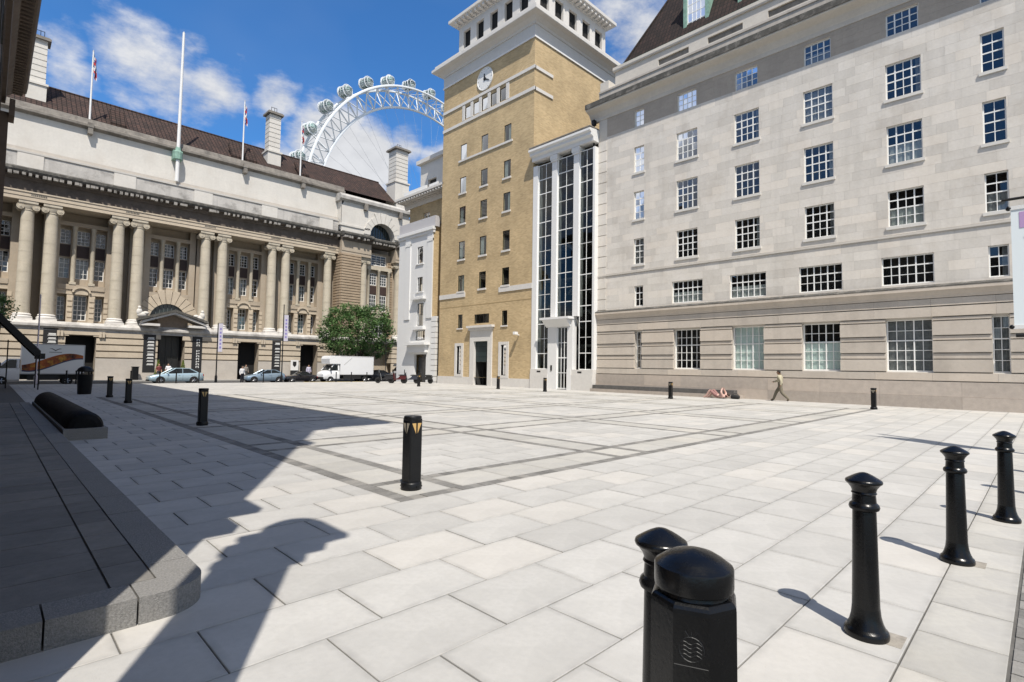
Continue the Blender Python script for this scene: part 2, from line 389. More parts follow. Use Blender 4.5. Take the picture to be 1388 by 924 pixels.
def window(F, u0, u1, z0, z1, nx, nz, parent, dep=.2, d=0.0, bar=.03, edge=.06, sill=None, split=False, curtain=None, glass=None, frame_m=None, muls=(), trans=(), room=True, sill_m=None, rooms_m=None):
    """window = frame and glazing bars; panes, sill, blind behind it as children. dep: how far the frame sits behind the wall face"""
    g0 = d-dep
    mb = MB()
    mb.fb(F, u0, u0+edge, g0-.05, g0, z0, z1); mb.fb(F, u1-edge, u1, g0-.05, g0, z0, z1)
    mb.fb(F, u0+edge, u1-edge, g0-.05, g0, z0, z0+edge*1.2); mb.fb(F, u0+edge, u1-edge, g0-.05, g0, z1-edge, z1)
    a0, a1, c0, c1 = u0+edge, u1-edge, z0+edge*1.2, z1-edge
    for i in range(1, nx):
        u = a0+(a1-a0)*i/nx; w = bar*(1.9 if i in muls else 1)/2; mb.fb(F, u-w, u+w, g0-.045, g0-.004, c0, c1)
    for j in range(1, nz):
        z = c0+(c1-c0)*j/nz; w = bar*(1.9 if j in trans else 1)/2; mb.fb(F, a0, a1, g0-.045, g0-.006, z-w, z+w)
    wo = mb.build('window', frame_m or m_frame, parent)
    gm = glass or m_glass
    P = (lambda u, dd, z: (F[1]-dd, u, z)) if F[0] == 'X' else (lambda u, dd, z: (u, F[1]-dd, z))
    def pane(mbb, i, j):
        ua, ub = a0+(a1-a0)*i/nx, a0+(a1-a0)*(i+1)/nx; za, zb = c0+(c1-c0)*j/nz, c0+(c1-c0)*(j+1)/nz
        tu, tz = random.gauss(0, .0018), random.gauss(0, .0018); gd = g0-.028
        mbb.quad(P(ua, gd-tu-tz, za), P(ub, gd+tu-tz, za), P(ub, gd+tu+tz, zb), P(ua, gd-tu+tz, zb))
    if split:
        for i in range(nx):
            for j in range(nz):
                m1 = MB(); pane(m1, i, j); m1.build('pane', gm, wo)
    else:
        m1 = MB()
        for i in range(nx):
            for j in range(nz): pane(m1, i, j)
        m1.build('glass', gm, wo)
    if room:
        m2 = MB(); m2.fb(F, u0-.05, u1+.05, g0-.95, g0-.9, z0-.05, z1+.05)
        m2.fb(F, u0-.05, u0-.02, g0-.9, g0-.06, z0, z1); m2.fb(F, u1+.02, u1+.05, g0-.9, g0-.06, z0, z1); m2.fb(F, u0-.05, u1+.05, g0-.9, g0-.06, z1+.02, z1+.05); m2.fb(F, u0-.05, u1+.05, g0-.9, g0-.06, z0-.05, z0-.02)
        m2.build('room', rooms_m or m_room, wo)
    if curtain:
        m3 = MB(); segs = 14
        for (ca, cb, za, zb, mm) in curtain:
            w_ = cb-ca
            for k in range(segs):
                ua, ub = ca+w_*k/segs, ca+w_*(k+1)/segs
                da, db = g0-.085-.018*math.sin(k*1.9), g0-.085-.018*math.sin((k+1)*1.9)
                m3.quad(P(ua, da, za), P(ub, db, za), P(ub, db, zb), P(ua, da, zb))
        m3.build('curtain', curtain[0][4], wo)
    if sill:
        m4 = MB(); m4.fb(F, u0-sill[0], u1+sill[0], d-dep-.02, d+sill[1], z0-sill[2], z0-.001); m4.build('sill', sill_m or m_port, wo)
    return wo

# ------------------------------------------------------------------ helper: projection (only used to rank which pieces show largest)
def pj(p):
    v = Vector(p)-Vector((0, 0, EYE)); z = v.dot(F0)
    if z < .05: return None
    return (.5+v.dot(RR)/z*718.41/1388, .5-v.dot(UU)/z*718.41/924, z)
def inview(p, m=.05):
    q = pj(p); return q is not None and -m < q[0] < 1+m and -m < q[1] < 1+m

# ------------------------------------------------------------------ ground, road, plaza
g = MB(); g.box(-2500, 2500, -2500, 2500, -1.0, -.62); g.build('ground', m_soil, kind='structure')
r_ = MB(); r_.box(-80, 160, 50.6, 64.0, -.55, -.30); r_.build('road', m_asphalt, kind='structure')
pv = MB(); pv.box(-80, 160, 64.0, 69.6, -.55, -.17); pv.build('street_pavement', m_pave2, kind='structure')
kb = MB()
for k in range(60): kb.box(-20+k*1.2, -20+k*1.2+1.194, 63.72, 63.995, -.5, -.165)
kb.build('kerb', m_granite, kind='structure')
yl = MB(); yl.box(-20, 60, 63.2, 63.3, -.302, -.296); yl.box(-20, 60, 63.0, 63.1, -.302, -.296)
plaza = MB(); plaza.box(-12, 33.6, -8, 50.3, -.5, -.013)
plaza_o = plaza.build('plaza', m_joint, kind='structure')
pk = MB()
for k in range(38): pk.box(-12+k*1.2, -12+k*1.2+1.194, 50.302, 50.62, -.5, .0)
pk.build('plaza_kerb', m_granite, plaza_o)
ym = MB(); ym.box(21.8, 28.2, 50.34, 50.58, .002, .012); ym.build('yellow_line', mat('yellow_road_paint', (.72, .52, .12), rough=.7, var=.3, scale=3), plaza_o)

# slabs: running bond, rows 0.63 m deep, 0.94 m long
RW, SL = .63, .94
rects = []
def fill(x0, x1, y0, y1, out):
    k = math.floor((y0-.65)/RW)
    while .65+k*RW < y1-.001:
        a, b = max(y0, .65+k*RW), min(y1, .65+(k+1)*RW)
        ph = 2.90 if k % 2 == 0 else 2.51
        i = math.floor((x0-ph)/SL)
        while ph+i*SL < x1-.001:
            c, d = max(x0, ph+i*SL), min(x1, ph+(i+1)*SL)
            if d-c > .06 and b-a > .06: out.append((c, d, a, b))
            i += 1
        k += 1
BX = [3.74+4.93*i for i in range(6)]; BY = [5.68+4.93*i for i in range(6)]
BW, LW = 1.14, .20
SQX, SQY = BX[-1]+BW, BY[-1]+BW
fill(-3.0, 33.3, .65, BY[0], rects); fill(1.2, BX[0], BY[0], SQY, rects); fill(SQX, 33.3, BY[0], SQY, rects); fill(1.2, 33.3, SQY, 50.3, rects)
cells = []
ex = [(BX[i]+BW, BX[i+1]) for i in range(5)]; ey = [(BY[i]+BW, BY[i+1]) for i in range(5)]
for a, b in ex:
    for c, d in ey: fill(a, b, c, d, rects)
# bands: big slabs between two dark sett lines
bands = []
for y in BY:
    for a, b in [(BX[0]+BW, BX[1])]+ex[1:]:
        n = 4
        for i in range(n): bands.append((a+(b-a)*i/n, a+(b-a)*(i+1)/n, y+LW, y+BW-LW))
for x in BX:
    for a, b in ey:
        n = 4
        for i in range(n): bands.append((x+LW, x+BW-LW, a+(b-a)*i/n, a+(b-a)*(i+1)/n))
for x in BX:
    for y in BY: bands.append((x+LW, x+BW-LW, y+LW, y+BW-LW))
x = -3.0; 
while x < 33: bands.append((x, x+.62, .20, .65)); x += .62
fill(8.52, 33.3, -3.0, .19, rects)
J = .005
def vis(r): return any(inview((a, b, 0), .0) for a in r[:2] for b in r[2:])
def rank(lst):
    c = [r for r in lst if vis(r)]
    c.sort(key=lambda r: math.hypot((r[0]+r[1])/2, (r[2]+r[3])/2)); return c
near = set(rank(rects)[:250]); nearb = set(rank(bands)[:48])
shared = {}
def slabgeo(mb, cx, cy, w, h, z, e, dirt=.055):
    o = len(mb.v)
    ring = lambda k, zz: [(cx-w/2+k, cy-h/2+k, zz), (cx+w/2-k, cy-h/2+k, zz), (cx+w/2-k, cy+h/2-k, zz), (cx-w/2+k, cy+h/2-k, zz)]
    d = min(dirt, w*.3, h*.3)
    vs = ring(0, z-.05)+ring(0, z-e)+ring(e, z)+ring(d, z)
    fs = [(12, 13, 14, 15)]+[(i+4*k, (i+1) % 4+4*k, (i+1) % 4+4*k+4, i+4*k+4) for k in range(3) for i in range(4)]
    mb.add(vs, fs)
    for i in range(12): mb.e[o+i] = 1.0
def slab(r, m):
    w, h = round(r[1]-r[0]-2*J, 3), round(r[3]-r[2]-2*J, 3)
    key = (w, h, m.name)
    if key not in shared:
        mb = MB(); e = .0035
        slabgeo(mb, 0, 0, w, h, 0, e); shared[key] = mb.mesh('paving_slab', m)
    o = link('paving_slab', shared[key], plaza_o)
    o.location = ((r[0]+r[1])/2, (r[2]+r[3])/2, random.uniform(-.0015, .0015)); o.rotation_euler = (random.gauss(0, .0016), random.gauss(0, .0013), 0)
m_band_o = mat('band_slab_single', (.455, .44, .40), tint='obj', tamt=.12, **{**SLAB, 'col2': (.40, .388, .36)})
far = MB(); farb = MB()
for r in rects:
    if r in near: slab(r, m_slab)
    else: slabgeo(far, (r[0]+r[1])/2, (r[2]+r[3])/2, r[1]-r[0]-2*J, r[3]-r[2]-2*J, random.uniform(-.0015, .0015), .003)
for r in bands:
    if r in nearb: slab(r, m_band_o)
    else: slabgeo(farb, (r[0]+r[1])/2, (r[2]+r[3])/2, r[1]-r[0]-2*J, r[3]-r[2]-2*J, random.uniform(-.0015, .0015), .003)
far.build('paving_field', m_slab_s, plaza_o, attr=True, kind='stuff'); farb.build('band_paving_field', m_band, plaza_o, attr=True, kind='stuff')
# dark sett lines: short setts laid end to end
st = MB()
def settline(a0, a1, b, along):
    a = a0
    while a < a1-.02:
        e = min(a1, a+.20)
        if along == 'X': st.box(a+.004, e-.004, b+.004, b+LW-.004, -.05, random.uniform(-.004, -.0005))
        else: st.box(b+.004, b+LW-.004, a+.004, e-.004, -.05, random.uniform(-.004, -.0005))
        a += .20
for y in BY:
    for q in (y, y+BW-LW): settline(BX[0], SQX, q, 'X')
for x in BX:
    for q in (x, x+BW-LW):
        yy = BY[0]+LW
        for y in BY:
            settline(max(yy, y+LW), y+BW-LW, q, 'Y')
            if y != BY[-1]: settline(y+BW, y+4.93, q, 'Y')
# little granite setts in front of the bollard row
y = .19
row = 0
while y > -1.3:
    x = 2.6+(row % 2)*.1
    while x < 8.5:
        st.box(x+.006, x+.194, y-.1+.006, y-.006, -.05, random.uniform(-.006, -.001)); x += .2
    y -= .1; row += 1
st.build('granite_setts', m_sett, plaza_o, attr=True, kind='stuff')

# ------------------------------------------------------------------ raised stone platform beside the left building
plat = thing('raised_platform', 'low grey stone platform with granite kerb running along the shaded left building', 'platform', (.6, 4.1, 0))
PX, PY, PY2, PH = 1.19, 4.13, 26.0, .172
c_ = MB(); c_.box(-.6, PX-.2, PY+.2, PY2, -.012, PH-.02); c_.build('core', m_joint, plat)
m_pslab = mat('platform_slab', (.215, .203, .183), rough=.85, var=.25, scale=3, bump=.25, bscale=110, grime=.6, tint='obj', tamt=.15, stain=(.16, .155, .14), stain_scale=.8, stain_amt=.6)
def prism_xy(pts, z0, z1): 
    m = MB(); m.ext([(p[0], p[1], z0) for p in pts], (0, 0, z1-z0)); return m
rc = .30
arc = [(PX-rc+rc*math.cos(a), PY+rc+rc*math.sin(a)) for a in [-math.pi/2+k*math.pi/20 for k in range(11)]]
prism_xy([(PX-.42, PY)]+arc+[(PX, PY+.62), (PX-.27, PY+.62), (PX-.27, PY+.3), (PX-.42, PY+.3)], -.01, PH).build('kerb_stone', m_granite, plat)
x = PX-.426
while x > -.7:
    prism_xy([(x-.45, PY), (x-.006, PY), (x-.006, PY+.3), (x-.45, PY+.3)], -.01, PH+random.uniform(-.002, .002)).build('kerb_stone', m_granite, plat); x -= .455
y = PY+.626
while y < PY2:
    e = min(PY2, y+.9); prism_xy([(PX-.27, y), (PX, y), (PX, e-.006), (PX-.27, e-.006)], -.01, PH+random.uniform(-.002, .002)).build('kerb_stone', m_granite, plat); y += .9
y = PY+.306; 
while y < PY2-.1:
    e = min(PY2, y+.48)
    for a, b in ((PX-.53, PX-.276), (PX-1.13, PX-.536), (PX-1.8, PX-1.136)):
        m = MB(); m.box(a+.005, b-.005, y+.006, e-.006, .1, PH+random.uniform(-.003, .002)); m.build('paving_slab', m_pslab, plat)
    y += .48
# ------------------------------------------------------------------ black barrel rooflight on its stone base
sk = thing('barrel_rooflight', 'long black half-round rooflight on a low stone base beside the platform', 'rooflight', (1.6, 14.6, 0))
b_ = MB(); b_.box(1.22, 1.98, 14.6, 25.2, -.012, .235); b_.build('stone_base', m_granite, sk)
b_ = MB(); n = 16
def prof(k, rr=.335): a = math.pi*k/n; return (1.6+rr*math.cos(a), .236+rr*math.sin(a)*1.02)
vs = []
ys = [14.72, 14.76, 14.86]+[14.86+i*(25.0-14.86)/10 for i in range(1, 11)]
for i, yy in enumerate(ys):
    rr = (.20, .29, .335)[i] if i < 3 else .335
    for k in range(n+1): p = prof(k, rr); vs.append((p[0], yy, p[1]))
fs = [(i*(n+1)+k, i*(n+1)+k+1, (i+1)*(n+1)+k+1, (i+1)*(n+1)+k) for i in range(len(ys)-1) for k in range(n)]
fs += [tuple(range(n+1)), tuple((len(ys)-1)*(n+1)+k for k in range(n+1))[::-1]]
b_.add(vs, fs); b_.build('barrel_cover', mat('black_felt_roof', (.008, .008, .009), rough=.7, spec=.15, var=.3, scale=5), sk, smooth=40)
b_ = MB()
for i in range(1, 9):
    yy = 14.9+i*1.12
    for k in range(n):
        p, q = prof(k, .34), prof(k+1, .34); p2, q2 = prof(k, .352), prof(k+1, .352)
        b_.add([(p[0], yy, p[1]), (p2[0], yy, p2[1]), (q2[0], yy, q2[1]), (q[0], yy, q[1]), (p[0], yy+.03, p[1]), (p2[0], yy+.03, p2[1]), (q2[0], yy+.03, q2[1]), (q[0], yy+.03, q[1])], [(0, 1, 2, 3), (7, 6, 5, 4), (1, 5, 6, 2)])
pass

# ------------------------------------------------------------------ RIGHT: pale stone office building
FR = ('X', 33.5)
rb = thing('stone_office_building', 'long pale stone building with rows of white small-paned windows on the right', 'building', (33.5, 12, 0))
YA, YB = -3.2, 24.4
cols = [(4.95, 'w'), (8.97, 'w'), (13.02, 'w'), (17.05, 'w'), (1.46, 'n'), (20.8, 'n'), (-2.1, 'n')]
rows = {'F': (19.72, 20.95), 'A': (16.25, 18.18), 'B': (12.74, 14.80), 'D': (9.40, 11.30), 'E': (6.30, 7.80), 'G': (1.80, 4.48)}
def hw(row, ty):
    if ty == 'n': return {'G': .31, 'E': .36, 'F': .40}.get(row, .42)
    return {'G': .97, 'E': 1.1, 'F': .70}.get(row, .76)
ops = {r: [(c-hw(r, t), c+hw(r, t), *rows[r]) for c, t in cols] for r in rows}
upper = [o for r in 'FABDE' for o in ops[r]]
# backing wall with the openings, blocks of ashlar laid proud of it
w = MB(); holes(w, FR, YA, YB, 6.15, 22.3, upper, d=-.012, depth=.30); holes(w, FR, YA, YB, 0, 6.15, ops['G'], d=-.06, depth=.45)
w.build('wall', m_port, rb)
zs = [6.16, 6.30, 7.80, 8.78, 8.95, 9.40, 11.30, 12.74, 14.80, 16.25, 18.18, 19.72, 20.95, 22.28]
blocks = []
for a, b in zip(zs, zs[1:]):
    if (a, b) == (8.78, 8.95): continue
    n = max(1, round((b-a)/.47))
    for k in range(n):
        z0, z1 = a+(b-a)*k/n, a+(b-a)*(k+1)/n
        u = YA-random.random()*1.0
        while u < YB-.75:
            e = u+random.choice((.85, 1.0, 1.15, 1.3)); segs = [(max(u, YA), min(e, YB-.75))]
            for o in upper:
                if o[2] < (z0+z1)/2 < o[3]:
                    ns = []
                    for s0, s1 in segs:
                        if o[0] > s0: ns.append((s0, min(s1, o[0])))
                        if o[1] < s1: ns.append((max(s0, o[1]), s1))
                    segs = [q for q in ns if q[1]-q[0] > .05]
            blocks += [(s0, s1, z0, z1) for s0, s1 in segs if s1-s0 > .05]
            u = e
bl = sorted([q for q in blocks if inview((33.5, (q[0]+q[1])/2, (q[2]+q[3])/2), 0)], key=lambda q: -(q[1]-q[0])*(q[3]-q[2])/(33.5**2+q[0]**2+q[2]**2))
big = set(bl[:290]); rest = MB(); rest2 = MB()
m_frz = mat('shade_toned_frieze_stone', (.46, .40, .335), rough=.85, var=.12, scale=.9, streak=.15, tint='obj', tamt=.08)  # darker brown: the cornice's shadow put into the stone colour
for q in blocks:
    if q in big:
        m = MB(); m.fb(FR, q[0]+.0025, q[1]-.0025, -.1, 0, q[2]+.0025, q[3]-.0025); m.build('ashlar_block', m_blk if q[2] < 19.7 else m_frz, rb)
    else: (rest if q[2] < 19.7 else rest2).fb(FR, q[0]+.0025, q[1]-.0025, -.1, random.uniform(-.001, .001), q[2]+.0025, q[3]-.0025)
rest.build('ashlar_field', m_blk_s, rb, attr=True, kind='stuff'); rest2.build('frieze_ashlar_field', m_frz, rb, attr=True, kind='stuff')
# rusticated quoin strip at the left end
z = 6.2
while z < 19.4:
    m = MB(); m.fb(FR, YB-.745, YB+.02, -.1, .045, z+.03, z+.80); m.build('quoin_block', m_blk, rb); z += .83
m = MB(); m.fb(FR, YB-.745, YB, -.1, -.004, 6.16, 22.28); m.build('quoin_backing', m_port, rb)
# ground floor: wide bands of rusticated stone between the windows
gops = sorted(ops['G'])
edges = [YA]+[v for o in gops for v in o[:2]]+[YB]
piers = [(edges[i], edges[i+1]) for i in range(0, len(edges), 2)]
for z0, z1, dd in ((1.81, 2.41, .11), (2.77, 3.33, .11), (3.63, 4.31, .11)):
    for a, b in piers:
        m = MB(); m.fb(FR, a, b, -.1, dd, z0, z1); m.build('stone_band', m_rust, rb)
for z0, z1 in ((2.465, 2.71), (3.39, 3.575)):
    for a, b in piers:
        m = MB(); m.fb(FR, a, b, -.1, .055, z0, z1); m.build('stone_band', m_rust, rb)
u = YA
while u < YB:
    e = min(YB, u+2.4)
    for z0, z1, dd in ((4.56, 5.04, .11), (5.09, 5.44, .13), (1.37, 1.75, .13)):
        m = MB(); m.fb(FR, u+.003, e-.003, -.1, dd, z0, z1); m.build('stone_band', m_rust, rb)
    u = e
for a, b in piers:
    m = MB(); m.fb(FR, a, b, -.1, .07, 4.37, 4.505); m.build('stone_band', m_rust, rb)
u = YA
while u < YB:
    e = min(YB+.0, u+random.choice((2.3, 2.8, 3.3)))
    for z0, z1, dd in ((-.02, .60, .24), (.605, 1.32, .20)):
        m = MB(); m.fb(FR, u+.003, e-.003, -.1, dd, z0, z1); m.build('plinth_block', m_plinth, rb)
    u = e
# string courses, cornice, parapet
def moulding(name, F, u0, u1, prof, m, parent, **k):
    """extrude an outward profile [(d,z)...] along u"""
    P = (lambda u, d, z: (F[1]-d, u, z)) if F[0] == 'X' else (lambda u, d, z: (u, F[1]-d, z))
    mb = MB(); vec = (0, u1-u0, 0) if F[0] == 'X' else (u1-u0, 0, 0)
    mb.ext([P(u0, d, z) for d, z in prof], vec); return mb.build(name, m, parent, **k)
moulding('string_course', FR, YA, YB+.05, [(-.1, 5.47), (.14, 5.47), (.18, 5.60), (.32, 5.82), (.36, 5.84), (.36, 6.0), (.05, 6.15), (-.1, 6.15)], m_rust, rb)
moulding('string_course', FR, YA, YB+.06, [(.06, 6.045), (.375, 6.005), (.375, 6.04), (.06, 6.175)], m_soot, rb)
moulding('string_course', FR, YA, YB+.02, [(-.1, 8.785), (.05, 8.785), (.07, 8.82), (.07, 8.92), (-.1, 8.945)], m_port, rb)
moulding('cornice', FR, YA, YB+.75, [(-.2, 21.2), (.05, 21.2), (.10, 21.45), (.30, 21.75), (.36, 21.8), (.74, 21.95), (.80, 22.0), (.80, 22.28), (-.2, 22.5)], m_port, rb)
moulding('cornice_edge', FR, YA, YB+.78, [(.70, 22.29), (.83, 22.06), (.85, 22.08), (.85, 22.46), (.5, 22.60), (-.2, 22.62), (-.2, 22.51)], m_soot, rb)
moulding('parapet', FR, YA, YB-.1, [(-.5, 22.6), (.16, 22.62), (.16, 23.25), (.22, 23.28), (.22, 23.42), (-.5, 23.46)], mat('streaked_parapet', (.50, .455, .40), rough=.9, var=.15, scale=.8, streak=.5, stain=(.25, .22, .19), stain_scale=.8, stain_amt=.6), rb)
F2 = ('X', 34.5); p2 = []
w = MB(); holes(w, F2, YA, 23.6, 23.4, 25.3, [(c-1.2, c+1.2, 24.3, 24.75) for c in (-1.2, 2.8, 6.8, 10.8, 14.8, 17.0+1.6, )], depth=.12); w.build('attic_wall', m_port, rb)
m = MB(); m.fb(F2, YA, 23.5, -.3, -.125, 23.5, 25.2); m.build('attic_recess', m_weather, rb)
m = MB(); m.box(33.6, 46, 23.6, 24.4, 22.3, 24.3); m.build('end_wall', m_port, rb)
m = MB(); m.box(33.98, 60, YA, 24.45, 0.0, 22.5); m.build('building_core', m_port, rb) if False else None
ew = MB(); ew.box(33.52, 52, YB-.02, YB+.0, 0, 22.3); ew.build('side_wall', m_port, rb)
moulding('attic_coping', F2, YA, 23.75, [(-.3, 25.3), (.12, 25.3), (.16, 25.4), (.16, 25.62), (-.3, 25.7)], m_port, rb)
moulding('gutter', ('X', 35.3), YA, 23.7, [(-.3, 25.75), (.20, 25.8), (.26, 25.9), (.26, 26.12), (-.1, 26.2), (-.3, 26.2)], m_copper, rb)
# mansard
mr_ = MB(); xb, xt, zb_, zt = 35.35, 38.2, 26.1, 32.0
mr_.quad((xb, YA, zb_), (xb, 23.5, zb_), (xt, 20.8, zt), (xt, YA, zt), 0); mr_.quad((xb, 23.5, zb_), (48, 23.5, zb_), (46, 20.8, zt), (xt, 20.8, zt), 0); mr_.quad((xt, YA, zt), (xt, 20.8, zt), (46, 20.8, zt), (46, YA, zt), 0)
mans = mr_.build('mansard_roof', m_tileR, rb)
m = MB(); m.tube((xb, 23.5, zb_+.05), (xt, 20.8, zt+.05), .09, seg=8); m.build('hip_roll', m_tileR, mans)
for yc in (17.55, 13.5, 9.4):
    m = MB(); m.box(35.9, 38.5, yc-.98, yc-.72, 26.75, 30.3); m.box(35.9, 38.5, yc+.72, yc+.98, 26.75, 30.3); m.box(35.85, 38.5, yc-.99, yc+.99, 26.55, 26.80); m.box(35.75, 38.7, yc-1.12, yc+1.12, 30.3, 30.6)
    dr = m.build('dormer', m_copper, mans)
    window(('X', 35.95), yc-.71, yc+.71, 26.82, 30.28, 4, 5, rb, dep=.05, room=True, bar=.045)
# windows
def curt(o, k):
    if k == 'lace': return [(o[0]+.07, o[1]-.07, o[2]+.08, o[3]-.08, m_curt)]
    if k == 'film': return [(o[0]+.05, o[1]-.05, o[2]+.05, o[2]+(o[3]-o[2])*.62, m_film)]
    if k == 'filmfull': return [(o[0]+.05, o[1]-.05, o[2]+.05, o[3]-.05, m_film)]
    if k == 'half': return [(o[0]+.07, o[1]-.07, o[2]+.08, o[2]+(o[3]-o[2])*.5, m_curt)]
    if k == 'side': return [(o[0]+.05, o[0]+.25, o[2]+.08, o[3]-.08, m_curt)]
kinds = {(13.02, 'G'): 'filmfull', (8.97, 'G'): 'film', (4.95, 'G'): 'lace', (13.02, 'E'): 'half', (4.95, 'D'): 'half', (17.05, 'E'): 'half', (8.97, 'B'): 'side', (4.95, 'B'): 'half', (13.02, 'D'): 'side'}
m_curt2 = mat('grey_net_curtain', (.30, .30, .305), rough=.9, var=.4, scale=4)
for r in rows:
    for (c, ty), o in zip(cols, ops[r]):
        if c < 0: nx, nz = 2, 4
        nx = 2 if ty == 'n' else (4 if r in 'FABD' else (6 if r == 'E' else 5)); nz = {'F': 3, 'E': 3, 'G': 5}.get(r, 4)
        sp = (c in (4.95, 1.46) and r in 'ABDEG') or (c == 8.97 and r in 'ABG')
        k = kinds.get((c, r)); cu = curt(o, k) if k else (curt(o, random.choice(('side', 'half', 'half', 'lace'))) if random.random() < .7 and c > 0 else None)
        if cu and k is None: cu = [(*q[:4], m_curt2) for q in cu]
        if (c, r) == (4.95, 'G'): cu = [(*q[:4], m_curt2) for q in cu]
        muls = (2, 4) if r == 'E' and ty == 'w' else ((1, 3) if nx == 4 else ((2,) if r == 'G' and ty == 'w' else ()))
        dd = {'G': -.06}.get(r, 0.0)
        window(FR, o[0], o[1], o[2], o[3], nx, nz, rb, dep=.13 if r != 'G' else .24, d=dd, bar=.032, edge=.055, muls=muls, trans=(2, 3) if r in 'ABD' else ((2,) if r == 'E' else (3,)), split=sp, curtain=cu,
               sill=(.09, .075, .16) if r in 'ABD' else ((.02, .03, .09) if r == 'G' else None), sill_m=mat('pale_sill', (.66, .635, .59), rough=.75, var=.06) )
# drain pipe at the corner, stone bench along the foot of the wall
dp = thing('drain_pipe', 'dark downpipe in the corner between the glass stair and stone building', 'pipe', (33.3, 24.75, 0))
m = MB(); m.tube((33.25, 24.72, 6.3), (33.25, 24.72, 20.9), .07); m.build('pipe', m_blackm, dp, smooth=40)
m = MB(); m.box(33.1, 33.4, 24.6, 24.85, 20.9, 21.3); m.build('hopper', m_blackm, dp)
be = thing('stone_bench', 'long low bench with dark seat along the foot of the pale building', 'bench', (32.9, 19, 0))
m = MB(); m.box(32.55, 33.25, 13.2, 24.4, 0, .22); m.build('base', m_plinth, be)
m = MB(); m.box(32.72, 33.25, 13.6, 24.3, .221, .50); m.build('seat', mat('dark_bench', (.12, .115, .11), rough=.7, var=.3, scale=4), be)

# ------------------------------------------------------------------ MIDDLE: yellow brick clock tower
m_glass3 = glass_mat('tower_glass', (.62, .68, .66), 1.24)
FT = ('X', 33.0); FS = ('Y', 31.0)
tw = thing('brick_clock_tower', 'tall yellow brick tower with white cornices, open belvedere and a clock', 'tower', (39.5, 37.5, 0))
tops = []
for z0, z1 in ((22.40, 24.0), (19.05, 20.65), (15.95, 17.65), (12.35, 14.15), (9.15, 10.75)):
    for u0, u1 in ((40.12, 41.08), (36.95, 37.93), (33.82, 34.74)): tops.append((u0, u1, z0, z1))
five = [(34.55+1.265*i, 35.42+1.265*i, 26.48, 27.72) for i in range(5)]
low = [(40.26, 40.98, 5.5, 6.85), (36.4, 38.5, 5.85, 6.72), (33.97, 34.67, 5.5, 6.85)]
slits = [(40.32, 40.98, 1.0, 3.75), (34.0, 34.66, 1.0, 3.75)]
door = [(36.4, 38.4, 0.0, 4.15)]
m = MB(); holes(m, FT, 31.0, 44.0, 0.75, 30.9, tops+five+low+slits+[(36.4, 38.4, 0.75, 4.15)], depth=.22, mi=0)
m.build('front_wall', m_brickF, tw)
m = MB(); holes(m, FS, 33.0, 46.0, 0.75, 30.9, []); m.build('side_wall', m_brickS, tw)
m = MB(); holes(m, ('X', 33.002), 43.99, 44.0, 0, 30.9, []); m.box(33.01, 46, 43.9, 44.0, 0, 30.9); m.build('far_wall', m_brickS, tw)
m = MB(); m.fb(FT, 30.94, 36.0, -.2, .06, 0, .75); m.fb(FT, 38.8, 44.06, -.2, .06, 0, .75); m.fb(FS, 32.96, 40, -.2, .055, 0, .752); m.each('plinth', m_wstone, tw)
for o in tops: window(FT, *o, 1, 1, tw, dep=.035, edge=.045, glass=m_glass3, sill=(.10, .10, .17), sill_m=m_wstone, frame_m=m_blackm, rooms_m=m_room, curtain=random.choice(([(o[0]+.06, o[0]+.42, o[2]+.05, o[3]-.05, m_curt)], [(o[0]+.45, o[1]-.05, o[2]+.05, o[3]-.05, m_curt)], None)))
for o in low: window(FT, *o, 3 if o[1]-o[0] > 1 else 1, 1, tw, dep=.05, glass=m_glass3, edge=.05, sill=(.08, .08, .13) if o[1]-o[0] < 1 else None, sill_m=m_wstone, frame_m=m_blackm)
for o in five: window(FT, *o, 1, 1, tw, dep=.04, glass=m_glass3, edge=.05, frame_m=m_blackm)
m = MB()
for i in range(6):
    u = 34.55+1.265*i-.20 if i else 34.2
    m.fb(FT, u-.195 if i else 34.15, u+.195 if i else 34.549, -.05, .06, 26.42, 27.95)
m.each('window_pier', m_wstone, tw)
def wrap(name, z, prof, mt, X0=33.0, Y0=31.0, X1=46.0, Y1=44.0):
    """moulding that runs round the front and the visible side, mitred at the corner"""
    mb = MB(); n = len(prof); vs = []
    for cx, cy, sx, sy in ((X0, Y1, -1, 1), (X0, Y0, -1, -1), (X1, Y0, 1, -1), (X1, Y1, 1, 1)):
        for d, zz in prof: vs.append((cx+sx*d, cy+sy*d, z+zz))
    fs = []
    for c in range(4):
        c2 = (c+1) % 4
        for i in range(n):
            j = (i+1) % n; fs.append((c*n+i, c2*n+i, c2*n+j, c*n+j))
    mb.add(vs, fs); return mb.build(name, mt, tw)
def sband(z0, z1, d, u_side=2.4):
    m = MB(); m.fb(FT, 31.0-d, 44.0, -.1, d, z0, z1); m.fb(FS, 33.0, 33.0+u_side, -.1, d, z0, z1); m.build('string_course', m_wstone, tw)
m = MB(); m.fb(FT, 33.6, 41.3, -.1, .095, 22.24, 22.42); m.build('string_course', m_wstone, tw)
sband(28.0, 28.28, .09); sband(26.05, 26.35, .09)
m = MB(); m.fb(FT, 39.9, 44.0, -.1, .07, 8.55, 9.0); m.fb(FT, 30.94, 35.1, -.1, .07, 8.55, 9.0); m.each('string_course', m_wstone, tw)
m = MB(); m.fb(FT, 31.0, 44.0, -.05, .012, 7.62, 7.68); m.build('string_course', mat('brick_band', (.36, .26, .13), rough=.9), tw)
wrap('frieze', 30.88, [(-.3, 0), (.05, 0), (.05, 1.15), (-.3, 1.15)], m_wstone)
wrap('frieze', 30.8, [(.02, 0), (.10, 0), (.10, .16), (.02, .2)], m_white)
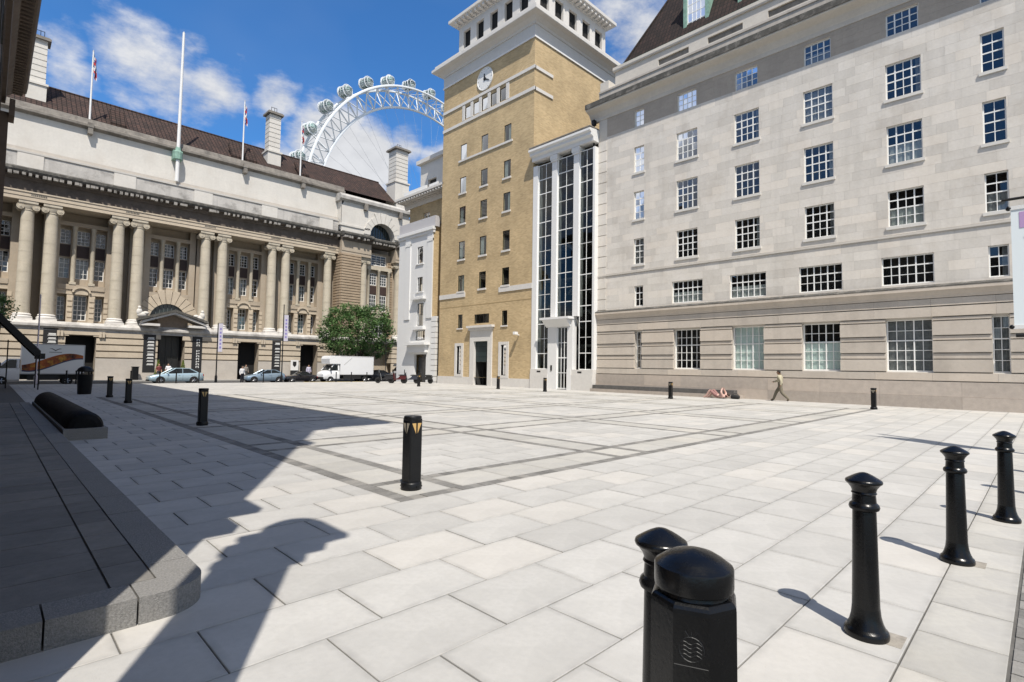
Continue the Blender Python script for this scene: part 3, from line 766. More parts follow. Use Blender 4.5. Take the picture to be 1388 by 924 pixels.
wrap('cornice', 32.0, [(-.3, 0), (.12, .02), (.2, .2), (.55, .45), (.95, .55), (1.0, .6), (1.0, .85), (.75, 1.0), (.75, 1.25), (.6, 1.32), (.3, 1.4), (-1.5, 1.45)], m_wstone)
# belvedere
bx0, bx1, by0, by1 = 34.0, 44.9, 32.0, 42.95
opF = [(33.0+2.06*i-.12, 34.1+2.06*i-.12, 34.6, 36.85) for i in range(5)]
opS = [(34.68+2.1*i, 35.9+2.1*i, 34.6, 36.85) for i in range(5)]
m = MB(); holes(m, ('X', bx0), by0, by1, 33.4, 37.7, opF, depth=.28); holes(m, ('Y', by0), bx0, bx1, 33.4, 37.7, opS, depth=.28)
m.box(bx1-.1, bx1, by0+.01, by1, 33.4, 37.7); m.box(bx0+.01, bx1-.11, by1-.1, by1, 33.4, 37.7); bel = m.build('belvedere', m_wstone, tw)
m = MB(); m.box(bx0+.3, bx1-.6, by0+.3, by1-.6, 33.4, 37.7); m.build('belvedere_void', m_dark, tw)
m = MB(); m.box(bx0-.05, bx1+.05, by0-.05, by1+.05, 33.41, 33.85) ; m.build('belvedere_base', m_wstone, tw) if False else None
wrap('eaves', 37.5, [(-.3, 0), (.08, 0), (.12, .25), (.80, .42), (.84, .45), (.84, .75), (.6, .9), (-.4, 1.1)], m_wstone, bx0, by0, bx1, by1)
wrap('pediment_roof', 38.5, [(-5, 1.2), (.5, 0), (.5, -.1), (-5, -.1)], m_wstone, bx0, by0, bx1, by1)
m = MB()
for i in range(18):
    y = by0+.2+i*.62; m.box(bx0-.72, bx0-.02, y-.11, y+.11, 37.58, 37.88)
    x = bx0+.2+i*.62; m.box(x-.11, x+.11, by0-.72, by0-.02, 37.58, 37.88)
m.each('eaves_bracket', m_wstone, tw)
# clock
ck = thing('wall_clock', 'round white clock with black hands high on the brick tower', 'clock', (32.95, 37.52, 29.52))
m = MB(); m.lathe([(0, .0), (1.02, .0), (1.04, -.03), (1.10, -.03), (1.12, 0), (1.12, .12)], (32.93, 37.52, 29.52), 40, ax='X'); m.build('face', m_white, ck, smooth=30)
m = MB()
for k in range(12):
    a = k*math.pi/6; c_, s_ = math.sin(a), math.cos(a)
    for r0, r1 in ((.86, 1.0),):
        p = Vector((32.925, 37.52+c_*r0, 29.52+s_*r0)); q = Vector((32.925, 37.52+c_*r1, 29.52+s_*r1)); m.tube(p, q, .022, seg=4)
m.each('hour_mark', mat('grey_mark', (.45, .45, .45)), ck)
def hand(ang, ln, wd):   # clockwise from 12 as seen from the square (u grows to the left)
    m = MB(); dy, dz = -math.sin(ang), math.cos(ang); py, pz = dz, -dy
    pts = [(32.915, 37.52-dy*.18+py*wd, 29.52-dz*.18+pz*wd), (32.915, 37.52+dy*ln*.7+py*wd*.8, 29.52+dz*ln*.7+pz*wd*.8), (32.915, 37.52+dy*ln, 29.52+dz*ln), (32.915, 37.52+dy*ln*.7-py*wd*.8, 29.52+dz*ln*.7-pz*wd*.8), (32.915, 37.52-dy*.18-py*wd, 29.52-dz*.18-pz*wd)]
    m.ext(pts, (-.03, 0, 0)); m.build('hand', m_blackm, ck)
hand(R(-8), .55, .09); hand(R(118), .8, .06)
m = MB(); m.lathe([(0, 0), (.16, 0), (.16, .05), (0, .06)], (32.87, 37.52, 29.52), 16, ax='X'); m.build('hub', m_blackm, ck)
# door case, slit windows
m = MB(); m.fb(FT, 35.85, 36.42, -.2, .12, 0, 5.2); m.fb(FT, 38.38, 38.95, -.2, .12, 0, 5.2); m.fb(FT, 36.42, 38.38, -.2, .12, 4.14, 5.2)
m.fb(FT, 35.6, 39.2, -.1, .42, 5.42, 5.62); m.fb(FT, 35.75, 39.05, -.1, .28, 5.2, 5.42); dc = m.build('door_case', m_wstone, tw)
m = MB(); m.fb(FT, 36.42, 38.38, -.24, -.18, 2.2, 4.14); m.build('door_screen', mat('dark_green_panel', (.02, .032, .033), rough=.4), tw)
m = MB(); 
for i in range(1, 4): m.fb(FT, 36.43, 38.37, -.178, -.172, 2.2+i*.48, 2.22+i*.48)
m.each('door_slat', m_blackm, tw)
m = MB(); m.fb(FT, 36.42, 38.38, -1.6, -1.5, 0, 4.2); m.fb(FT, 36.36, 36.42, -1.5, -.2, 0, 2.2); m.fb(FT, 38.38, 38.44, -1.5, -.2, 0, 2.2); m.fb(FT, 36.42, 38.38, -1.5, -.25, 0, .02); m.build('doorway', m_room, tw)
m = MB(); m.fb(FT, 36.9, 36.96, -.7, -.3, .02, 2.1); m.fb(FT, 37.8, 37.86, -.7, -.64, .02, 2.1); m.build('door', m_blackm, tw)
for o in slits:
    m = MB(); m.fb(FT, o[0]-.32, o[0], -.1, .08, .75, 4.02); m.fb(FT, o[1], o[1]+.32, -.1, .08, .75, 4.02); m.fb(FT, o[0], o[1], -.1, .08, 3.75, 4.02); m.fb(FT, o[0], o[1], -.1, .08, .75, 1.0); m.build('window_surround', m_wstone, tw)
    window(FT, *o, 1, 1, tw, dep=.1, edge=.05, frame_m=m_blackm)
cv = thing('wall_camera', 'small white security camera on a bracket low on the brick tower', 'camera', (32.9, 32.5, 4.6))
m = MB(); m.tube((33.0, 32.45, 4.55), (32.6, 32.45, 4.6), .05); m.build('bracket', m_white, cv)
m = MB(); m.box(32.35, 32.75, 32.33, 32.57, 4.58, 4.82); m.build('housing', m_white, cv)

# ------------------------------------------------------------------ glazed stair between tower and stone building
FA = ('X', 33.1)
at = thing('glazed_stair_block', 'tall white framed glass stair between the brick tower and the stone building', 'building', (33.6, 27.3, 0))
for a, b, z0 in ((30.42, 30.95, 1.62), (28.26, 28.80, 5.85), (25.96, 26.50, 5.85), (24.42, 24.62, 1.62)):
    m = MB(); m.fb(FA, a, b, -.5, .08 if a < 25 else .14, z0, 19.1); m.build('pier', m_white, at)
for a, b in ((28.26, 28.80), (25.96, 26.50)):
    m = MB(); m.fb(FA, a-.12, b+.12, -.5, .28, 19.1, 19.48); m.build('capital', m_white, at); m = MB(); m.fb(FA, a-.06, b+.06, -.5, .24, 18.95, 19.098); m.build('capital', m_white, at)
m = MB(); m.ext([(33.6, 24.42, 19.5), (32.8, 24.42, 19.5), (32.76, 24.42, 19.8), (32.5, 24.42, 19.9), (32.5, 24.42, 20.1), (32.3, 24.42, 20.2), (32.3, 24.42, 20.38), (33.6, 24.42, 20.5)], (0, 6.55, 0)); m.build('cornice', m_white, at)
m = MB(); m.box(32.35, 41, 24.42, 30.97, 20.5, 20.58); m.build('roof', m_weather, at)
for a, b in ((29.0, 30.95), (24.42, 26.93)):
    m = MB(); m.fb(FA, a, b, -.5, .26, 0, 1.2); m.fb(FA, a, b, -.5, .22, 1.2, 1.62); m.build('plinth', m_wstone, at)
    m = MB(); m.fb(FA, (a+b)/2-.2, (a+b)/2+.2, .22, .235, 1.36, 1.48); m.build('plinth_vent', m_dark, at)
for i, (a, b) in enumerate(((28.80, 30.42), (26.50, 28.26), (24.62, 25.96))):
    z0 = 1.62 if i != 1 else 5.85
    window(FA, a, b, z0, 19.1, 2, 14 if i != 1 else 11, at, dep=.03, d=0, bar=.036, edge=.05, glass=m_glass2, room=False, trans=(1, 3, 4, 6, 7, 9, 10, 12, 13))
# stair flights and landings seen behind the glass
m = MB(); m.fb(FA, 24.5, 30.95, -3.6, -3.5, 0, 20); m.fb(FA, 24.45, 24.5, -3.5, -.6, 0, 20); m.build('back_wall', mat('stair_wall', (.075, .071, .064), rough=.9, var=.3, scale=.6), at)
m = MB(); z = 2.3; k = 0
while z < 18.5:
    for c in (29.5, 27.3, 25.1):
        s0, s1 = (c-.6, c+.6) if k % 2 else (c+.6, c-.6)
        m.ext([(34.1, s0, z), (34.1, s1, z+1.25), (34.1, s1, z+1.05), (34.1, s0, z-.2)], (.9, 0, 0))
    m.fb(FA, 24.6, 30.9, -2.6, -1.6, z+1.2, z+1.38); z += 2.85; k += 1
m.each('stair_flight', mat('stair_concrete', (.30, .29, .28), rough=.8), at)
# glazed door with a white hood
m = MB(); m.fb(FA, 26.35, 29.4, -.3, .85, 5.64, 5.82); m.ext([(33.1-.20, 26.6, 5.05), (33.1-.26, 26.6, 5.1), (33.1-.82, 26.6, 5.63), (33.1-.20, 26.6, 5.63)], (0, 2.58, 0)); m.build('door_hood', m_white, at)
m = MB(); m.fb(FA, 28.04, 29.0, -.3, .22, 0, 5.63); m.fb(FA, 26.4, 26.93, -.3, .225, 1.62, 5.63); m.fb(FA, 26.5, 26.93, -.3, .27, 0, 1.62); m.each('door_case', m_white, at)
window(FA, 26.93, 28.04, .05, 5.05, 3, 4, at, dep=.0, d=.1, bar=.05, edge=.07, glass=m_glass2, room=False, trans=(2,))
m = MB(); m.fb(FA, 28.5, 28.65, .22, .26, 1.5, 1.95); m.build('entry_panel', m_dark, at)

# ------------------------------------------------------------------ white stucco building left of the tower with brick upper floors
FW = ('X', 33.5)
wb = thing('white_stucco_building', 'narrow white fronted building with brick upper storey and deep eaves beside the tower', 'building', (34, 48, -.3))
wops = [(47.9, 48.95, 13.0, 14.9), (47.85, 48.85, 9.9, 11.5), (47.6, 48.75, 6.1, 8.6)]
wo2 = [(47.2, 48.9, 4.55, 5.6), (46.9, 49.1, -.3, 3.0)]
m = MB(); holes(m, FW, 46.0, 52.6, -.6, 17.1, wops+wo2, depth=.3); m.build('front_wall', m_white, wb); m = MB(); m.box(33.51, 36, 45.95, 45.999, 7.0, 17.1); m.build('side_wall', m_brickS, wb)
for o in wops: window(FW, *o, 2, 2, wb, dep=.1, glass=m_glass3, frame_m=m_blackm, sill=(.2, .12, .12), sill_m=m_white)
window(FW, *wo2[0], 4, 1, wb, dep=.1, glass=m_glass3, frame_m=m_blackm)
m = MB(); m.fb(FW, 46.9, 49.1, -1.6, -1.5, -.3, 3); m.build('doorway', m_dark, wb)
m = MB(); m.fb(FW, 47.0, 47.4, -.3, .05, -.5, 2.9); m.fb(FW, 47.4, 49.0, -.6, -.5, .2, 2.7); m.build('door', mat('door_glass', (.05, .05, .05), rough=.2), wb)
for (a, b, z0, z1, d) in ((45.8, 52.7, 16.4, 16.75, .30), (45.85, 52.6, 16.1, 16.4, .16), (47.1, 49.5, 9.0, 9.25, .45), (47.1, 49.3, 5.7, 6.0, .4), (46.3, 50.2, 4.0, 4.25, .75), (46.6, 50.0, 3.2, 4.0, .4)):
    m = MB(); m.fb(FW, a, b, -.1, d, z0, z1); m.build('moulding', m_white, wb)
for u in (46.0, 50.2):
    m = MB(); m.fb(FW, u, u+1.0, -.1, .10, 6.9, 16.1); m.fb(FW, u, u+1.0, -.1, .14, 15.2, 15.5); m.build('pilaster', m_white, wb)
z = -.5
while z < 7:
    m = MB(); m.fb(FW, 45.2, 46.0, -.3, .06, z+.03, z+.56); m.build('quoin_block', m_white, wb); z += .58
m = MB(); m.fb(FW, 45.7, 52.6, -.6, .05, 16.75, 17.9); m.build('parapet', mat('grey_parapet', (.46, .45, .46), rough=.8), wb)
m = MB(); holes(m, ('X', 34.6), 43.9, 52.3, -.5, 20.2, [(48.3, 49.6, 17.6, 19.1)], depth=.2); m.build('brick_wall', m_brickF, wb)
window(('X', 34.6), 48.3, 49.6, 17.6, 19.1, 2, 1, wb, frame_m=m_frame)
m = MB(); m.box(33.1, 34.58, 45.3, 45.32, 7.3, 17) if False else None
m = MB(); m.fb(('X', 34.6), 43.9, 52.3, -.1, .06, 17.3, 17.5); m.build('string_course', m_wstone, wb)
m = MB(); m.ext([(34.7, 43.9, 20.1), (34.45, 43.9, 20.1), (34.3, 43.9, 20.6), (33.0, 43.9, 20.75), (33.0, 43.9, 21.0), (34.7, 43.9, 21.3)], (0, 9.2, 0)); m.build('eaves', m_wstone, wb)
m = MB(); 
for i in range(18): m.box(33.05, 34.35, 44.1+i*.5, 44.3+i*.5, 20.5, 20.66)
m.each('eaves_rib', m_wstone, wb)
m = MB(); holes(m, ('X', 35.3), 44.0, 51.3, 21.0, 25.3, [(48.2, 49.8, 21.9, 23.2)], depth=.3); m.box(35.32, 40, 51.2, 51.3, 21.0, 25.3); m.build('penthouse', m_wstone, wb)
m = MB(); m.box(35.6, 35.7, 48.2, 49.8, 21.9, 23.2); m.build('penthouse_window', m_room, wb)
m = MB(); m.box(34.9, 41, 44, 51.7, 25.3, 25.75); m.build('penthouse_roof', m_wstone, wb)
m = MB(); m.box(33.9, 34.0, 48.2, 52.6, 21.1, 21.9); m.box(33.9, 34.0, 46.0, 47.6, 21.1, 21.8); m.each('balcony_front', m_white, wb)
dp2 = thing('drain_pipe', 'dark downpipe between the white building and the brick tower', 'pipe', (33.2, 44.5, 0))
m = MB(); m.tube((33.6, 44.35, 0), (33.6, 44.35, 17.5), .12); m.build('pipe', m_blackm, dp2, smooth=40)

# ------------------------------------------------------------------ LEFT FAR: long colonnaded stone hall
ch = thing('colonnaded_hall', 'long classical stone hall with paired columns and brown tiled roof across the street', 'building', (20, 68, -.2))
CS = dict(rough=.85, spec=.2, bump=.15, bscale=25)
m_tan = mat('warm_stone', (.44, .375, .295), var=.12, scale=.7, streak=.2, stain=(.38, .305, .225), stain_scale=.5, stain_amt=.5, **CS)
m_tanr = mat('warm_stone_course', (.56, .48, .375), var=.12, scale=.8, streak=.15, stain=(.36, .30, .24), stain_scale=.5, stain_amt=.45, **CS)
m_col = mat('column_stone', (.54, .485, .39), var=.16, scale=1.2, streak=.3, stain=(.36, .32, .235), stain_scale=.8, stain_amt=.6, **CS)
m_attic = mat('pale_attic_stone', (.63, .605, .56), var=.08, scale=.6, streak=.12, stain=(.50, .46, .41), stain_scale=.35, stain_amt=.5, **CS)
m_grey = mat('grey_blocking_stone', (.53, .51, .48), var=.2, scale=.9, streak=.6, stain=(.16, .15, .14), stain_scale=.7, stain_amt=.9, **CS)
m_base = mat('base_stone', (.49, .45, .40), var=.12, scale=.8, stain=(.36, .32, .28), stain_scale=.6, stain_amt=.4, **CS)
m_sootshade = mat('soot_and_shade_stone', (.15, .125, .105), rough=.9, var=.3, scale=1.5, stain=(.06, .05, .045), stain_scale=.9, stain_amt=.6)  # soot, and the shade under the cornice painted into the colour
FG = ('Y', 67.5)      # ground floor face
FB = ('Y', 70.7)      # wall behind the columns
FE = ('Y', 67.75)     # entablature face
XL, XP = -9.0, 33.5   # colonnade runs from XL to the pavilion
ENT = 14.35
gop = [(5.4, 7.8, -.17, 4.25), (13.05, 15.6, -.17, 4.95), (21.1, 23.45, -.17, 4.25), (28.55, 30.85, -.17, 4.25), (-2.4, 0.0, -.17, 4.25)]
m = MB(); holes(m, FG, XL, XP, -.2, 5.1, gop, depth=1.2); m.build('ground_floor_wall', m_tan, ch)
edges = sorted(gop); e_ = [XL]+[v for o in edges for v in o[:2]]+[XP]
piers = [(e_[i], e_[i+1]) for i in range(0, len(e_), 2)]
m = MB()
for a, b in piers:
    for z0 in (2.12, 2.80, 3.48): m.fb(FG, a, b, -.05, .22, z0, z0+.54)
m.each('rusticated_course', m_tanr, ch)
m = MB()
for a, b in piers: m.fb(FG, a, b, -.05, .22, -.2, 2.0)
m.each('dado', m_base, ch)
m = MB()
for a, b in piers:
    if a < 14 < b or abs(b-13.05) < .1 or abs(a-15.6) < .1: pass
    m.fb(FG, a-.25 if a > XL else a, b+.25 if b < XP else b, -.05, .24, 4.16, 4.62)
m.fb(FG, 5.15, 8.05, -.05, .27, 4.3, 4.63); m.fb(FG, 20.85, 23.7, -.05, .27, 4.3, 4.63); m.fb(FG, 28.3, 31.1, -.05, .27, 4.3, 4.63)
m.each('lintel', m_tanr, ch)
for o in gop:
    for uu in (o[0]-.42, o[1]+.42) if o[3] < 4.5 else ():
        for s in (-.13, .13):
            m = MB(); m.fb(FG, uu+s-.1, uu+s+.1, .24, .42, 4.1, 4.635); m.build('scroll_bracket', m_tanr, ch)
    m = MB(); m.fb(FG, o[0]-.1, o[1]+.1, -1.4, -1.25, -.2, 5.0); m.fb(FG, o[0]-.3, o[1]+.3, -2, -.1, -.19, -.172); m.build('doorway', m_dark, ch)
m = MB(); m.fb(FG, 13.4, 15.3, -1.2, -1.12, -.15, 4.9); m.fb(FG, 13.45, 15.25, -1.12, -1.05, 2.35, 2.5)
for k in range(4): m.fb(FG, 13.45+k*.58, 13.52+k*.58, -1.12, -1.06, -.15, 4.8)
m.build('entrance_doors', mat('dark_bronze', (.02, .02, .019), rough=.4), ch)
moulding('balcony_ledge', FG, XL, XP+.2, [(-3.2, 4.64), (.26, 4.64), (.22, 4.8), (.42, 4.98), (.46, 5.0), (.46, 5.22), (.38, 5.3), (.1, 5.52), (-3.2, 5.54)], m_grey, ch)
# wall behind columns with its windows
bays = [-.75, 6.66, ENT, 22.35, 29.75]
bop = []
for c in bays:
    for a, b in ((-1.85, -1.0), (-.53, .53), (1.0, 1.85)):
        bop += [(c+a, c+b, 10.2, 12.3), (c+a, c+b, 13.75, 15.25)]
    if c != ENT: bop += [(c-.55, c+.55, 5.9, 8.5), (c-1.85, c-1.2, 5.9, 8.3), (c+1.2, c+1.85, 5.9, 8.3)]
m = MB(); holes(m, FB, XL, XP, 5.5, 17.0, bop, depth=.3); m.build('rear_wall', m_tan, ch)
for o in bop:
    wd = o[1]-o[0]; lowr = o[2] < 6
    if o[0] < -2.3: continue
    cu = None
    if lowr and 20 < o[0] < 33 and wd > 1: cu = [(o[0]+.05, o[1]-.05, o[2]+.05, o[3]-.9, mat('pale_blue_blind', (.55, .68, .68), rough=.6))]
    elif lowr and 22 < o[0] < 25: cu = [(o[0]+.05, o[1]-.05, o[2]+.05, o[3]-.05, m_curt)]
    elif 10 < o[2] < 11 and random.random() < .5: cu = [(o[0]+.08, o[1]-.08, o[2]+.1, o[3]-.2, m_curt)]
    window(FB, *o, 3 if wd > .9 else 2, 5 if lowr else 4, ch, dep=.18, bar=.045, edge=.07, curtain=cu)
for c in bays:
    m = MB()
    for a, b in ((-1.85, -1.0), (-.53, .53), (1.0, 1.85)): m.fb(FB, c+a, c+b, -.1, .02, 12.42, 13.65)
    m.each('spandrel_panel', m_brown, ch)
    m = MB()
    for s in (-.765, .765):
        m.lathe([(.2, 9.75), (.2, 15.2), (.26, 15.3), (.26, 15.5)], (c+s, 70.0, 0), 12); m.fb(FB, c+s-.27, c+s+.27, -.05, .95, 9.5, 9.75)
    m.each('mullion_shaft', m_col, ch, smooth=40)
    m = MB()
    for s in (-2.2, 2.2): m.fb(FB, c+s-.3, c+s+.3, -.05, .85, 5.5, 16.88)
    m.fb(FB, c-1.9, c+1.9, -.05, .86, 15.5, 15.9); m.fb(FB, c-1.9, c+1.9, -.05, .9, 9.0, 9.5); m.each('bay_surround', m_tan, ch)
    if c == ENT: continue
    m = MB()
    for s in (-.88, .88): m.fb(FB, c+s-.26, c+s+.26, -.05, .80, 5.5, 8.5)
    for s in (-2.05, 2.05):
        for k in range(5): m.fb(FB, c+s-.17, c+s+.17, .7, .90, 5.6+k*.56, 5.6+k*.56+.42)
    for s in (-.88, .88):
        for k in range(5): m.fb(FB, c+s-.2, c+s+.2, .7, .88, 5.6+k*.56, 5.6+k*.56+.42)
    m.fb(FB, c-1.9, c-.62, -.05, .84, 8.5, 8.72); m.fb(FB, c+.62, c+1.9, -.05, .84, 8.5, 8.72); m.fb(FB, c-1.9, c-.8, -.05, .80, 8.74, 9.0); m.fb(FB, c+.8, c+1.9, -.05, .80, 8.74, 9.0); m.each('window_case', m_tanr, ch)
    # segmental hood over the middle window
    m = MB(); pts = []
    for k in range(13):
        a = math.pi*(1-k/12); pts.append((c+.78*math.cos(a), 8.72+.62*math.sin(a)))
    pin = [(c+.6*math.cos(math.pi*k/12), 8.72+.44*math.sin(math.pi*k/12)) for k in range(13)]
    m.ext([(p[0], 69.70, p[1]) for p in pts+pin], (0, .98, 0)); m.fb(FB, c-.56, c+.56, -.05, .86, 8.52, 9.02); m.build('segmental_hood', m_tanr, ch)
# columns: shaft with base and capital, shared by every column
prof = [(.56, 0)]; H0, H1 = 6.18, 15.95
for k in range(11):
    z0 = H0+(H1-H0)*k/10; rr = .555-.075*(k/10)**1.7
    if k: prof += [(rr, z0-.012), (rr-.012, z0-.010), (rr-.012, z0+.010)]
    prof += [(rr, z0+.012)]
shaft = MB(); shaft.lathe([(r, z) for r, z in prof[1:]], (0, 0, 0), 28); me_s = shaft.mesh('column', m_col, smooth=50)
cb_ = MB(); cb_.box(-.75, .75, -.75, .75, 5.52, 5.72); cb_.lathe([(.74, 5.72), (.78, 5.80), (.74, 5.9), (.66, 5.93), (.64, 5.99), (.69, 6.05), (.66, 6.12), (.58, 6.18)], (0, 0, 0), 28); me_b = cb_.mesh('column_base', m_wstone, smooth=50)
cp_ = MB(); cp_.lathe([(.5, 15.95), (.53, 16.02), (.5, 16.06), (.60, 16.3), (.62, 16.42)], (0, 0, 0), 28)
for s in (-1, 1):
    for yy in (-.56,):
        cp_.lathe([(0, -.04), (.10, -.04), (.12, 0), (.19, -.02), (.21, .03), (.29, 0), (.30, .06), (.30, .5), (.22, .62), (.22, .7), (.30, .8), (.30, 1.10), (0, 1.12)], (s*.56, yy, 16.30), 16, ax='Y')
cp_.box(-.62, .62, -.52, .52, 16.28, 16.55); cp_.box(-.70, .70, -.62, .62, 16.62, 16.86); cp_.box(-.66, .66, -.58, .58, 16.55, 16.62); me_c = cp_.mesh('capital', m_col, smooth=45)
CX = [2.2, 3.97, 9.3, 11.05, 17.5, 19.3, 25.0, 26.7, 32.35, -3.2]
def column(x, y, sc=1.0):
    o = link('column', me_s, ch); o.location = (x, y, 0)
    for nme, me in (('column_base', me_b), ('capital', me_c)):
        c = bpy.data.objects.new(nme, me); COL.objects.link(c); c.parent = o
    return o
for x in CX: column(x, 68.42)
m = MB()
for x in CX: m.fb(FB, x-.5, x+.5, -.05, .8, 5.5, 16.87)
m.each('wall_pilaster', m_tan, ch)
# entablature, cornice, blocking course, attic
m = MB(); m.fb(FE, XL, XP, -2.98, .0, 16.885, 17.25); m.fb(FE, XL, XP, -2.2, .05, 17.25, 17.62); m.fb(FE, XL, XP, -2.2, .12, 17.62, 17.75); m.build('architrave', m_tanr, ch)
m = MB(); m.fb(FE, XL, XP, -2.2, .02, 17.75, 18.75); m.build('frieze', m_sootshade, ch)
m = MB(); 
for k in range(5):
    x = 2.9+k*7.4
    for j in range(9): m.fb(FE, x-.55+j*.13, x-.47+j*.13, .05, .075, 17.35, 17.52)
m.build('frieze_ornament', m_soot, ch)
def dentils(nm, F, u0, u1, z0, z1, d0, d1, step, wd, mt):
    m = MB(); u = u0
    while u+wd < u1:
        (m.fb(F, u, u+wd*random.uniform(.6, 1.15), d0, d1*random.uniform(.9, 1.03), z0+random.uniform(0, .1), z1) if random.random() < .85 else None); u += step*random.uniform(.7, 1.3)
    return m.build(nm, mt, ch, kind='stuff')
m_modl = mat('streaked_modillion', (.35, .33, .305), rough=.9, var=.3, scale=2.5, stain=(.05, .05, .045), stain_scale=1.3, stain_amt=1.0)
def cornice_run(F, u0, u1, off=0):
    moulding('cornice', F, u0, u1, [(-1.5, 18.75), (.12, 18.75), (.2, 18.95), (.32, 19.02), (.36, 19.2), (.68, 19.24), (.68, 19.42), (-1.5, 19.42)], m_sootshade, ch)
    moulding('cornice_edge', F, u0-.05, u1+.05, [(.4, 19.30), (.74, 19.31), (.84, 19.5), (.84, 19.72), (.3, 19.95), (-1.5, 19.97), (-1.5, 19.425)], m_soot, ch)
    dentils('cornice_modillions', F, u0, u1, 18.98, 19.29, .33, .82, .47, .33, m_modl)
cornice_run(FE, XL, XP-.2)
m = MB(); m.box(XL, XP, 68.05, 70.5, 19.86, 21.45); m.build('blocking_course', m_grey, ch)
moulding('blocking_coping', ('Y', 68.05), XL, XP, [(-.5, 21.45), (.1, 21.45), (.12, 21.62), (-.5, 21.72)], m_attic, ch)
moulding('blocking_coping', ('Y', 68.4), XL, XP, [(-.2, 21.72), (.12, 21.71), (.12, 22.0), (-.2, 22.1)], m_base, ch)
for k in range(5):
    x = 1.2+k*7.4
    m = MB(); m.box(x, x+1.9, 67.98, 68.2, 19.87, 21.44); m.build('blocking_panel', m_attic, ch)
m = MB(); m.box(XL, XP+1.2, 68.75, 70.5, 21.7, 25.5); m.build('attic_wall', m_attic, ch)
moulding('attic_cornice', ('Y', 68.75), XL, XP+1.0, [(-.5, 25.45), (.05, 25.45), (.12, 25.55), (.42, 25.62), (.46, 25.66), (.46, 25.9), (.2, 26.02), (.1, 26.55), (-.1, 26.6), (-.5, 26.62)], m_weather, ch)
for x in (6.5, 21.4, 28.6):
    m = MB(); m.box(x-.2, x+.2, 68.1, 68.75, 24.9, 25.6); m.box(x-.26, x+.26, 68.05, 68.3, 25.55, 26.0); m.build('bracket', m_weather, ch)
# roof
m = MB(); y0, y1, z0, z1 = 69.4, 75.0, 26.5, 31.1
m.quad((XL, y0, z0), (43.5, y0, z0), (43.5, y1, z1), (XL, y1, z1)); m.quad((XL, y1, z1), (43.5, y1, z1), (43.5, 82, 27), (XL, 82, 27)); m.quad((43.5, y0, z0), (43.5, 82, 27), (43.5, y1, z1), (43.5, y1, z1)) if False else m.add([(43.5, y0, z0), (43.5, 82, 27), (43.5, y1, z1)], [(0, 1, 2)])
rf = m.build('tiled_roof', m_tileL, ch)
m = MB(); m.tube((XL, y1, z1), (43.5, y1, z1), .14, seg=8); m.build('ridge_roll', m_tileL, rf)
m = MB(); m.box(XL, 46, 72.0, 82, 0, 26.4); m.build('hall_core', m_tan, ch)
m = MB()
for x in (9.0, 21.0, 22.6, 29.3):
    m.ext([(x-.7, 69.9, 26.9), (x+.7, 69.9, 26.9), (x+.7, 71.6, 28.9), (x-.7, 71.6, 28.9)], (0, .0, .45))
m.each('roof_light', m_tileL, rf)
def chimney(x, y, w, zb, zt, zm):
    m = MB(); h = w/2
    m.box(x-h, x+h, y-h, y+h, zb, zm); m.box(x-h-.12, x+h+.12, y-h-.12, y+h+.12, zm, zm+.22)
    k = zm+.22; a = h*.86
    while k < zt-.9:
        m.box(x-a, x+a, y-a, y+a, k, k+.52); m.box(x-a+.05, x+a-.05, y-a+.05, y+a-.05, k+.52, k+.62); k += .62
    m.box(x-a, x+a, y-a, y+a, k, zt-.35); c = m.build('chimney', m_attic, ch)
    m = MB(); m.box(x-h-.16, x+h+.16, y-h-.16, y+h+.16, zt-.35, zt-.12); m.box(x-h-.05, x+h+.05, y-h-.05, y+h+.05, zt-.12, zt); m.build('chimney_cap', m_weather, c)
    m = MB()
    for s in (-.3, .1, .4): m.tube((x+s, y, zt), (x+s, y, zt+.9), .03, seg=5)
    m.tube((x-.3, y, zt+.85), (x+.4, y, zt+.85), .03, seg=5); m.build('chimney_rail', m_blackm, c)
chimney(2.35, 72.0, 1.55, 26, 34.7, 29.6); chimney(25.8, 72.0, 1.7, 26, 35.1, 29.6); chimney(44.6, 71.0, 2.5, 24, 35.6, 30.0)

# entrance: lunette with voussoirs and pedimented porch
cz, r0, r1 = 6.55, 1.75, 3.0
for k in range(13):
    a0, a1 = math.pi*k/13+.012, math.pi*(k+1)/13-.012
    rr = r1+(.35 if k in (5, 6, 7) else 0)
    if k in (5, 6, 7): pass
    pts = [(ENT+r0*math.cos(a0), 69.72, cz+r0*math.sin(a0)), (ENT+rr*math.cos(a0), 69.72, cz+rr*math.sin(a0)), (ENT+rr*math.cos(a1), 69.72, cz+rr*math.sin(a1)), (ENT+r0*math.cos(a1), 69.72, cz+r0*math.sin(a1))]
    m = MB(); m.ext(pts, (0, .97, 0)); m.build('voussoir', m_tanr, ch)
m = MB(); m.ext([(ENT+r0*math.cos(math.pi*k/16), 70.02, cz+r0*math.sin(math.pi*k/16)) for k in range(17)], (0, .05, 0)); m.build('lunette_glass', mat('dark_glass', (.02, .028, .028), rough=.12, spec=.6), ch)
m = MB()
for k in range(-4, 5):
    x = ENT+k*.38; h = math.sqrt(max(.01, r0*r0-(k*.38)**2)); m.box(x-.03, x+.03, 69.95, 70.01, cz, cz+h)
m.build('lunette_bars', mat('grey_bar', (.10, .12, .12)), ch)
yf = 66.7; ap = 7.15
def rake(nm, mt, zt, th, x0=11.4, x1=17.3, y=yf, dy=1.9):
    m = MB()
    m.ext([(x0, y, 6.05+zt-th), (x0, y, 6.05+zt), (ENT, y, ap+zt), (ENT, y, ap+zt-th)], (0, dy, 0)); m.ext([(ENT, y, ap+zt-th), (ENT, y, ap+zt), (x1, y, 6.05+zt), (x1, y, 6.05+zt-th)], (0, dy, 0)); m.build(nm, mt, ch)
